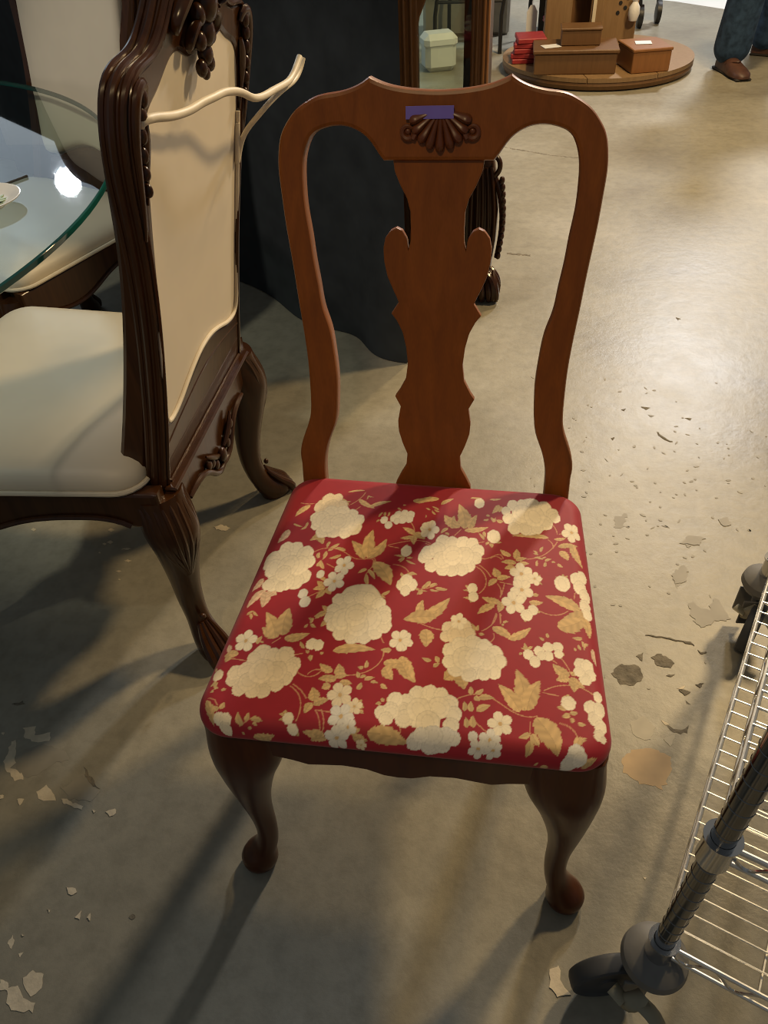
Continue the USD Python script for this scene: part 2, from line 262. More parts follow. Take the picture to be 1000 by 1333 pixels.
PATCHES = [
    ('paint_chip', paint_chip, [[-0.7652, 0.2109], [-0.7422, 0.2162], [-0.7307, 0.1988], [-0.7067, 0.2069], [-0.6992, 0.1919], [-0.7206, 0.1842], [-0.7508, 0.1885]]),
    ('paint_chip', paint_chip, [[-0.7722, 0.1807], [-0.7653, 0.1842], [-0.7521, 0.1623], [-0.7415, 0.1332], [-0.7107, 0.1124], [-0.7256, 0.1082], [-0.7553, 0.1266], [-0.7654, 0.1404], [-0.7661, 0.1555]]),
    ('paint_chip', paint_chip, [[-0.6762, 0.0926], [-0.6638, 0.106], [-0.6469, 0.0962], [-0.6325, 0.0816], [-0.6516, 0.077], [-0.6695, 0.0841]]),
    ('paint_chip', paint_chip, [[-0.7066, 0.0772], [-0.6897, 0.0769], [-0.6929, 0.065]]),
    ('paint_chip', paint_chip, [[-0.6246, 0.0849], [-0.6135, 0.0862], [-0.6004, 0.0786], [-0.5784, 0.0767], [-0.5813, 0.0727], [-0.601, 0.0749], [-0.616, 0.0767]]),
    ('paint_chip', paint_chip, [[-0.5349, 0.073], [-0.5209, 0.0801], [-0.5156, 0.0709], [-0.5247, 0.0653]]),
    ('paint_chip', paint_chip, [[-0.5486, -0.0568], [-0.5322, -0.0567], [-0.5256, -0.0617], [-0.5332, -0.0684]]),
    ('paint_chip', paint_chip, [[-0.5129, -0.0978], [-0.507, -0.0878], [-0.5046, -0.0994]]),
    ('paint_chip', paint_chip, [[-0.4931, -0.0953], [-0.4907, -0.0894], [-0.4875, -0.1001]]),
    ('paint_chip', paint_chip, [[-0.6011, -0.1473], [-0.5996, -0.1346], [-0.5931, -0.1427], [-0.5908, -0.1548]]),
    ('paint_chip', paint_chip, [[-0.5766, -0.1581], [-0.5709, -0.1556], [-0.5721, -0.1627]]),
    ('paint_chip', paint_chip, [[-0.554, -0.1892], [-0.5446, -0.1762], [-0.5262, -0.1788], [-0.5194, -0.1978], [-0.5278, -0.2087], [-0.5472, -0.1982]]),
    ('paint_chip', paint_chip, [[-0.5871, -0.1952], [-0.575, -0.1953], [-0.5681, -0.2043], [-0.5566, -0.1995], [-0.54, -0.2119], [-0.5202, -0.2157], [-0.5178, -0.228], [-0.5442, -0.23], [-0.5619, -0.2229], [-0.5701, -0.2078], [-0.5803, -0.2075]]),
    ('paint_chip', paint_chip, [[-0.8016, 0.1969], [-0.7947, 0.1966], [-0.7949, 0.1913]]),
    ('paint_chip', paint_chip, [[-0.7391, 0.0793], [-0.7318, 0.0783], [-0.7302, 0.072], [-0.7347, 0.0714]]),
    ('paint_chip', paint_chip, [[-0.5624, -0.0919], [-0.5561, -0.0934], [-0.5579, -0.0966]]),
    ('paint_chip', paint_chip, [[-0.56, 0.0721], [-0.5525, 0.0708], [-0.5555, 0.0673]]),
    ('paint_chip', paint_chip, [[-0.5864, -0.1318], [-0.5808, -0.1329], [-0.5826, -0.1349]]),
    ('worn_patch', greyst, [[-0.7394, 0.1716], [-0.6991, 0.1815], [-0.6591, 0.1734], [-0.6449, 0.1573], [-0.6718, 0.1466], [-0.6856, 0.1251], [-0.7119, 0.1147], [-0.7369, 0.1338]]),
    ('worn_patch', greyst, [[-0.6355, 0.1023], [-0.6074, 0.1345], [-0.5623, 0.1088], [-0.5669, 0.0873], [-0.598, 0.0835]]),
    ('pit', hole, [[-0.6105, 0.1464], [-0.586, 0.1298], [-0.5633, 0.1111], [-0.5752, 0.1144], [-0.596, 0.1286]]),
    ('pit', hole, [[-0.4279, -0.0868], [-0.4241, -0.0808], [-0.4168, -0.0836], [-0.4205, -0.0896]]),
    ('pit', hole, [[-0.812, 0.2593], [-0.7948, 0.267], [-0.7889, 0.2608], [-0.8053, 0.2567]]),
    ('paint_chip', paint_chip, [[-0.5669, 0.7838], [-0.5543, 0.7931], [-0.5248, 0.7851], [-0.5329, 0.7737], [-0.5523, 0.7745]]),
    ('paint_chip', paint_chip, [[-0.8181, 0.7014], [-0.8147, 0.7059], [-0.8082, 0.7029], [-0.8098, 0.6981]]),
    ('paint_chip', paint_chip, [[-0.8092, 0.708], [-0.804, 0.7142], [-0.7944, 0.71], [-0.7978, 0.7034]]),
    ('paint_chip', paint_chip, [[-0.7627, 0.6902], [-0.7536, 0.6939], [-0.7425, 0.6927], [-0.7499, 0.6886]]),
    ('paint_chip', paint_chip, [[-0.744, 0.6544], [-0.7358, 0.6589], [-0.7249, 0.6568], [-0.7314, 0.652]]),
    ('paint_chip', paint_chip, [[-0.7487, 0.6205], [-0.7435, 0.624], [-0.7363, 0.6223], [-0.7398, 0.6186]]),
    ('paint_chip', paint_chip, [[-0.7345, 0.5958], [-0.732, 0.5989], [-0.7275, 0.597], [-0.7284, 0.5936]]),
    ('paint_chip', paint_chip, [[-0.8247, 0.7482], [-0.8183, 0.7542], [-0.8077, 0.7504], [-0.8123, 0.7441]]),
    ('paint_chip', paint_chip, [[-0.8111, 0.7726], [-0.807, 0.7771], [-0.7998, 0.7742], [-0.8022, 0.7693]]),
    ('paint_chip', paint_chip, [[-1.018, 0.7315], [-1.0143, 0.7381], [-1.0047, 0.7333], [-1.0066, 0.7264]]),
    ('paint_chip', paint_chip, [[-0.815, 0.6726], [-0.8133, 0.6753], [-0.8097, 0.6736], [-0.8097, 0.6706]]),
    ('paint_chip', paint_chip, [[-1.0086, 0.7651], [-0.9972, 0.7689], [-0.9834, 0.768], [-0.993, 0.7638]]),
    ('paint_chip', paint_chip, [[0.2212, -0.0749], [0.2346, -0.0671], [0.2363, -0.0909], [0.2489, -0.1019], [0.2305, -0.1073], [0.2199, -0.098]]),
    ('ochre_stain', ochre, [[0.3698, 0.2992], [0.4072, 0.3071], [0.4359, 0.2931], [0.4321, 0.2622], [0.4135, 0.2285], [0.3966, 0.2349], [0.3761, 0.2356], [0.3508, 0.2524], [0.3499, 0.2794]]),
    ('worn_patch', paint_pale, [[0.3682, 0.353], [0.3981, 0.3699], [0.4137, 0.3509], [0.4056, 0.321], [0.3783, 0.325]]),
    ('worn_patch', paint_pale, [[0.4247, 0.3269], [0.4474, 0.3367], [0.4385, 0.3143]]),
    ('pit', hole, [[0.3439, 0.4599], [0.3659, 0.4858], [0.3994, 0.4845], [0.4049, 0.4585], [0.385, 0.436], [0.3622, 0.4374]]),
    ('pit', hole, [[0.3961, 0.5079], [0.4105, 0.5164], [0.4058, 0.4962]]),
    ('pit', hole, [[0.4251, 0.5068], [0.4447, 0.5202], [0.4663, 0.4986], [0.4593, 0.4853], [0.4331, 0.4882]]),
    ('pit', hole, [[0.4473, 0.4674], [0.4643, 0.4717], [0.4568, 0.4643]]),
    ('pit', hole, [[0.4993, 0.4513], [0.5155, 0.4564], [0.5075, 0.4459]]),
    ('pit', hole, [[0.4651, 0.4371], [0.4885, 0.4342], [0.4775, 0.4243]]),
    ('pit', hole, [[0.4763, 0.4148], [0.4845, 0.4057], [0.4784, 0.4073]]),
    ('pit', hole, [[0.436, 0.355], [0.4613, 0.3492], [0.475, 0.3595], [0.4701, 0.3458], [0.4449, 0.3415]]),
    ('paint_chip', paint_chip, [[0.4641, 0.4393], [0.4807, 0.4476], [0.4763, 0.4391]]),
    ('paint_chip', paint_chip, [[0.4272, 0.3651], [0.4356, 0.3623], [0.4412, 0.3571], [0.4324, 0.356]]),
    ('paint_chip', paint_chip, [[0.3665, 0.0757], [0.372, 0.0764], [0.3688, 0.0716]]),
    ('worn_patch', greyst, [[0.5149, 0.6572], [0.5252, 0.6613], [0.5358, 0.6481], [0.557, 0.6428], [0.5675, 0.6742], [0.576, 0.6751], [0.5855, 0.6496], [0.5942, 0.621], [0.5606, 0.6137], [0.5303, 0.5925], [0.5158, 0.6236]]),
    ('worn_patch', greyst, [[0.4908, 0.7335], [0.5148, 0.7628], [0.5276, 0.7495], [0.5173, 0.716], [0.4965, 0.7099]]),
    ('worn_patch', greyst, [[0.5222, 0.8343], [0.5483, 0.8648], [0.5757, 0.8581], [0.5627, 0.8337]]),
    ('worn_patch', greyst, [[0.6178, 0.9245], [0.6382, 0.9313], [0.6449, 0.9076], [0.6234, 0.9007]]),
    ('worn_patch', greyst, [[0.4925, 0.7212], [0.5238, 0.7672], [0.5234, 0.7286], [0.4954, 0.6965]]),
    ('worn_patch', greyst, [[0.3782, 0.9067], [0.4127, 0.925], [0.4024, 0.8795], [0.3788, 0.8675]]),
    ('pit', hole, [[0.488, 1.3682], [0.5106, 1.3631], [0.4983, 1.3552]]),
    ('pit', hole, [[0.597, 1.3225], [0.6159, 1.324], [0.6106, 1.313]]),
    ('pit', hole, [[0.4323, 1.3501], [0.4443, 1.3552], [0.4395, 1.3438]]),
    ('pit', hole, [[0.396, 1.2158], [0.4039, 1.2228], [0.3991, 1.2073]]),
    ('pit', hole, [[0.5077, 1.2631], [0.5332, 1.2272], [0.5603, 1.2108], [0.5322, 1.2184]]),
    ('pit', hole, [[0.6448, 1.8799], [0.6571, 1.8712], [0.6467, 1.8594]]),
    ('crack', hole, [[0.4188, 0.5641], [0.4403, 0.5629], [0.459, 0.5614], [0.4823, 0.5552], [0.5059, 0.5525], [0.5209, 0.5286], [0.5322, 0.5342], [0.5318, 0.5315], [0.5205, 0.5258], [0.5055, 0.5497], [0.4819, 0.5524], [0.4586, 0.5585], [0.44, 0.56], [0.4185, 0.5612]]),
    ('crack', hole, [[-0.0386, 3.5927], [0.0952, 3.5173], [0.2779, 3.4228], [0.419, 3.3852], [0.4187, 3.3768], [0.2778, 3.4143], [0.0954, 3.5083], [-0.0382, 3.5834]]),
    ('crack', hole, [[0.0911, 2.3421], [0.1769, 2.3288], [0.177, 2.3156], [0.0915, 2.3288]]),
]
for k, (n_, m_, pts) in enumerate(PATCHES): patch(n_, pts, m_, seed=k)
patch('daylit_floor_area', [(.70, 7.5), (1.296, 7.03), (1.616, 6.68), (1.867, 6.43), (3.2, 5.6), (5.5, 6.5), (5, 9.5), (.5, 9.5)], whitewall, wob=.02)  # daylight on the far floor, put in as a pale colour
sk = np.random.default_rng(5); sp_ = []
for k in range(150):
    x, y = sk.normal((.52, .98), (.20, .26)); sp_.append(shift(trimesh.creation.extrude_polygon(Polygon(oval(x, y, sk.uniform(.002, .008), sk.uniform(.0015, .004), sk.uniform(0, 3), 6)), .0016, engine='earcut'), 0, 0, -.0008))
keys(obj('speck', cat_(sp_), greyst, fl), kind='stuff')

w = obj('wall_back', box(-9, 9, 13, 13.2, 0, 4.4), whitewall); keys(w, 'pale painted back wall', None, kind='structure')

# ---------------------------------------------------------------- dining chair with floral seat
dc = thing('dining_chair', 'reddish brown vase-splat dining chair with red floral seat', 'chair')
BK = .197
def bplace(A, off=0):  # plane of the back: u = x, v = height, w = depth behind the face
    n = np.array([0, 1, -BK]) / math.hypot(1, BK)
    u, v, w = A.T; v = v - .445
    base = np.c_[u, .435 + BK * v, .445 + v]
    return base + (w + off)[:, None] * n
OUT = [(0, 1006), (24, 1007), (47, 1009.5), (64, 1013), (76, 1017), (85, 1021), (91, 1017), (100, 1012.5), (114, 1008), (130, 1005), (150, 1002), (166, 995), (180, 986), (191, 974), (200, 960), (204.5, 944), (207, 921), (206, 895), (204, 862), (201, 830), (197.5, 796), (194.5, 760), (190, 712), (187, 670), (186.5, 630), (187, 605), (190, 578), (199, 553), (207, 531), (209, 500), (209.5, 458), (209.5, 410)]
INN = [(172, 410), (171.5, 450), (171.5, 480), (169, 513), (161, 542), (151, 567), (145, 607), (143.5, 640), (146, 682), (151.5, 720), (158, 742), (162.5, 775), (167, 808), (170, 841), (174, 875), (174.5, 904), (172, 932), (166, 949), (158, 960), (145, 966), (130, 969), (116, 968.5), (102, 964), (91, 957), (82, 947), (75, 937), (69, 930), (35, 930), (0, 930)]
o_, i_ = np.array(OUT) / 1000, np.array(INN) / 1000
pk = OUT.index((85, 1021))
u_ = spline(np.vstack([[-.024, 1.007], o_[:pk + 1]]), 4)
o_ = np.vstack([[[0, 1.006]], u_[u_[:, 0] > .003], spline(o_[pk:-2], 4)[1:], o_[-2:]])
i_ = np.vstack([i_[:2], spline(i_[2:-2], 4), i_[-2:]])
half = np.vstack([o_, i_])
obj('back_frame', slab(np.vstack([half, (half[::-1] * [-1, 1])[1:-1]]), [], .026, .005, bplace), cherry, dc)
SP = [(58, 934), (55.5, 917), (48, 900), (40, 886), (35.5, 870), (35, 850), (35.5, 833), (38.5, 822), (40, 836), (46.5, 847), (54, 850.5), (62, 847), (69, 838), (72, 825), (71.5, 808), (67, 787), (60, 771), (54, 758), (52, 753), (62.5, 737.5), (55, 728), (47, 712), (42, 691), (39.5, 666), (42.5, 643), (52, 625), (58.5, 615.5), (50.5, 600), (54.5, 577), (53.5, 560), (48, 541), (40.5, 522), (42.5, 502), (51, 487), (59, 470), (60, 452), (60, 435)]
sp = np.array(SP) / 1000
obj('splat', slab(mirror(sp), [], .012, .0015, lambda A: bplace(A, .006)), cherry, dc)
# carved scallop shell, slightly proud of the crest rail
def on_back(u, v, w): return bplace(np.array([[u, v, w]]))[0]
shell = []
c0 = (0.002, .987)
for i in range(9):
    a = math.radians(-90 + (i - 4) * 17.5); L = .046 - .0012 * abs(i - 4) ** 1.3
    P = [on_back(c0[0] + math.cos(a) * t * L * 1.02, c0[1] + math.sin(a) * t * L, .0005 - .0015 * t) for t in (.12, .4, .7, .92, 1.0)]
    shell.append(tube(P, [.0026, .0046, .0068, .0078, .0052], 10, 3, .75))
for s in (-1, 1):
    P = [on_back(.002 + s * (.040 + .0065 * math.cos(t)), .962 + .0065 * math.sin(t), -.001) for t in np.linspace(-PI * .75, PI * .8, 10)]
    shell.append(tube(P, np.linspace(.0052, .003, 10), 8, 2, .8)); shell.append(blob(on_back(.002 + s * .0395, .9625, -.001), (.004, .003, .004)))
    shell.append(tube([on_back(.002 + s * .034, .955, -.001), on_back(.002 + s * .026, .968, 0), on_back(.002 + s * .016, .985, .001)], [.0055, .0042, .002], 8, 3, .8))
obj('carved_shell', cat_(shell), wood('carved_shell_wood', (.085, .022, .006), (.15, .042, .011), .4), dc, 'carved scallop shell in the middle of the crest rail')
obj('tape_strip', slab([(-.040, .990), (.0185, .9905), (.0185, .9765), (-.040, .976)], [], .0012, .0003, lambda A: bplace(A, -.0035 - .0012)), purple, dc, 'strip of purple masking tape')
# rear legs below the seat
for s in (-1, 1):
    obj('rear_leg', column([(s * .19, .445, .44, .02, .016, 6, 0), (s * .19, .45, .3, .019, .016, 5, 0), (s * .19, .475, .12, .017, .016, 4, 0), (s * .19, .51, 0, .016, .016, 4, 0)][::-1]), cherry, dc)
# front cabriole legs: height, inner, outer, front, back, squareness
LEG = [(0, .222, .260, .010, .048, 2), (.004, .216, .267, .003, .054, 2), (.014, .2135, .272, -.001, .057, 2), (.026, .2135, .2705, 0, .057, 2), (.036, .2135, .2625, .0055, .056, 2), (.052, .210, .249, .0145, .0555, 2), (.08, .2055, .2385, .0195, .0535, 2), (.12, .203, .236, .020, .0540, 2),
       (.16, .2025, .238, .018, .056, 2.1), (.20, .199, .2425, .014, .058, 2.2), (.24, .1915, .2465, .008, .062, 2.3), (.28, .181, .2500, .001, .070, 2.4), (.31, .171, .2525, -.003, .080, 2.6), (.34, .159, .2545, -.006, .091, 2.9), (.37, .151, .2540, -.006, .099, 3.3), (.40, .149, .250, -.003, .101, 4), (.444, .149, .246, .001, .101, 5)]
for s in (-1, 1):
    Q = spline(LEG, 3)
    obj('front_leg', column([(s * (x0 + x1) / 2, (y0 + y1) / 2, z, (x1 - x0) / 2, (y1 - y0) / 2, p, 0) for z, x0, x1, y0, y1, p in Q], 40), shadedcherry, dc, smooth=60)
AP = [(0, .366), (.018, .368), (.04, .378), (.07, .381), (.095, .377), (.115, .374), (.135, .381), (.16, .386), (.21, .388), (.21, .444), (0, .444)]
ap = np.array(AP); obj('front_apron', slab(np.vstack([ap, (ap[::-1] * [-1, 1])[1:-1]]), [], .02, .003, lambda A: np.c_[A[:, 0], .004 + A[:, 2], A[:, 1]]), shadedcherry, dc)
for s in (-1, 1):
    def sp_(A, s=s):
        t = A[:, 0]; x = .236 - t * .035; return np.c_[s * (x - A[:, 2]), .03 + t * .41, A[:, 1]]
    obj('side_rail', slab([(0, .38), (.12, .385), (.5, .392), (1, .385), (1, .444), (0, .444)], [], .02, .003, sp_), shadedcherry, dc)
obj('rear_rail', box(-.18, .18, .425, .447, .375, .446), cherry, dc)

# printed motifs in millimetres on the seat: petals (x, y, rx, ry, tone), leaves (base, tip, half width, kind), stems, small flowers
LOBES=[[-163,371,11,17,1],[-155,387,11,17,1],[-142,389,9,15,1],[-132,374,9,14,1],[-168,368,6,10,1],[-147,369,13,20,1],[-133,335,23,35,0],[-167,345,8,12,0],[-162,328,8,12,0],[-148,316,12,17,0],[-132,317,12,17,0],[-115,315,11,16,0],[-103,324,11,17,0],[-100,341,9,14,0],[-113,351,11,16,0],[-128,357,12,18,0],[-146,354,13,20,0],[-158,341,14,20,0],[-119,336,14,21,0],[-143,331,14,21,0],[-130,337,13,19,0],[-185,238,28,37,0],[-181,277,11,15,0],[-195,277,11,15,0],[-165,266,13,18,0],[-156,251,10,13,0],[-198,262,13,17,0],[-212,256,13,17,0],[-216,245,8,10,0],[-204,238,14,19,0],[-158,223,12,15,0],[-166,214,12,16,0],[-179,212,12,16,0],[-197,210,12,16,0],[-204,207,9,11,0],[-185,204,8,11,0],[-168,244,15,20,0],[-184,243,16,22,0],[-188,229,12,16,0],[-49,349,5,9,2],[-43,358,6,10,2],[-34,361,6,10,2],[-25,359,7,10,2],[-25,349,6,9,2],[-35,348,7,11,2],[-43,343,5,8,2],[-62,344,6,9,2],[-54,333,6,9,2],[-134,228,6,8,2],[-151,192,7,9,2],[-145,178,8,10,2],[-21,280,8,12,0],[-19,216,8,11,0],[-7,217,9,12,0],[-14,224,9,12,0],[-13,206,7,10,0],[-71,174,33,41,0],[-100,184,9,11,0],[-86,188,9,11,0],[-71,190,9,12,0],[-59,188,9,12,0],[-45,180,10,12,0],[-36,168,9,11,0],[-35,153,10,12,0],[-104,166,9,12,0],[-106,154,8,10,0],[-64,143,24,28,0],[-98,144,11,13,0],[-87,131,11,13,0],[-72,126,10,12,0],[-56,127,10,12,0],[-43,135,10,12,0],[-34,146,11,13,0],[-35,159,10,12,0],[-88,152,16,19,0],[-52,154,15,19,0],[-67,143,15,18,0],[-72,160,16,19,0],[44,277,25,35,0],[28,305,10,15,0],[41,302,11,16,0],[57,304,11,16,0],[70,306,9,13,0],[78,292,10,14,0],[76,277,9,13,0],[67,261,10,13,0],[58,253,10,13,0],[45,250,10,13,0],[33,250,10,13,0],[17,255,10,13,0],[5,270,9,12,0],[10,280,11,15,0],[22,287,12,17,0],[31,268,14,19,0],[61,280,13,19,0],[44,278,15,21,0],[150,378,28,43,0],[125,400,9,14,0],[138,404,8,13,0],[155,406,10,15,0],[171,400,11,17,0],[183,386,10,16,0],[187,379,8,11,0],[173,366,11,16,0],[160,354,10,15,0],[144,349,10,15,0],[128,347,10,14,0],[119,368,9,13,0],[115,385,7,11,0],[139,382,15,23,0],[157,378,16,25,0],[99,325,10,15,0],[75,399,8,13,0],[75,220,7,10,0],[77,206,7,9,0],[155,196,7,9,0],[147,186,8,10,0],[194,249,11,15,0],[214,261,10,13,0],[223,268,9,12,0],[219,247,11,14,0],[226,235,10,13,0],[225,216,10,13,0],[228,204,9,11,0],[60,163,9,11,1],[49,151,9,11,1],[69,154,10,13,1],[47,138,8,9,1],[75,145,9,11,1],[59,142,12,15,1],[84,109,25,29,0],[54,118,10,12,0],[65,127,11,13,0],[81,132,11,13,0],[95,128,11,13,0],[108,120,11,13,0],[115,110,9,11,0],[109,94,9,11,0],[97,91,9,11,0],[79,87,10,11,0],[63,93,11,12,0],[54,102,9,10,0],[98,109,13,15,0],[72,109,15,18,0],[85,111,13,15,0],[163,132,7,8,0],[174,140,7,8,0],[186,142,7,8,0],[187,132,6,7,0],[174,127,7,8,0],[166,126,6,7,0],[150,125,7,8,0],[158,116,7,9,0],[197,64,9,10,0],[213,121,8,10,0],[221,119,9,11,0],[225,107,8,9,0],[218,100,8,9,0],[211,110,7,8,0],[89,8,6,7,2],[29,37,26,27,0],[20,54,10,11,0],[35,57,10,11,0],[48,56,9,10,0],[8,43,10,10,0],[59,45,11,12,0],[65,33,10,11,0],[63,19,10,10,0],[6,32,9,10,0],[-5,44,10,10,0],[-9,30,10,11,0],[8,21,11,12,0],[47,39,14,15,0],[24,34,15,16,0],[36,19,15,16,0],[43,-2,17,19,2],[25,-5,11,12,2],[41,-9,10,11,2],[56,-6,10,11,2],[67,3,9,10,2],[21,-9,7,8,2],[58,6,11,11,2],[43,4,13,13,2],[30,3,10,10,2],[205,2,10,11,2],[202,-10,10,11,2],[211,-5,9,10,2],[223,62,9,10,0],[227,48,9,10,0],[234,61,9,11,0],[234,38,9,10,0],[231,27,7,8,0],[237,22,5,5,0],[233,78,7,8,0],[-173,65,28,31,1],[-182,92,13,15,1],[-191,85,9,11,1],[-168,90,11,13,1],[-152,91,13,15,1],[-138,79,10,12,1],[-141,71,11,13,1],[-144,59,10,11,1],[-153,50,10,11,1],[-167,40,10,11,1],[-180,39,10,11,1],[-197,41,10,12,1],[-209,52,9,10,1],[-209,62,10,12,1],[-196,67,12,13,1],[-189,51,13,15,1],[-157,68,14,16,1],[-176,67,17,19,1],[-231,57,8,9,1],[-128,7,7,8,0],[-122,-6,7,8,0],[-213,-2,8,9,0],[-204,-2,8,9,0],[-205,-13,8,9,0],[-121,111,8,9,0],[-112,110,7,9,0],[-19,26,9,9,0],[-8,28,10,10,0],[-13,19,9,9,0]]
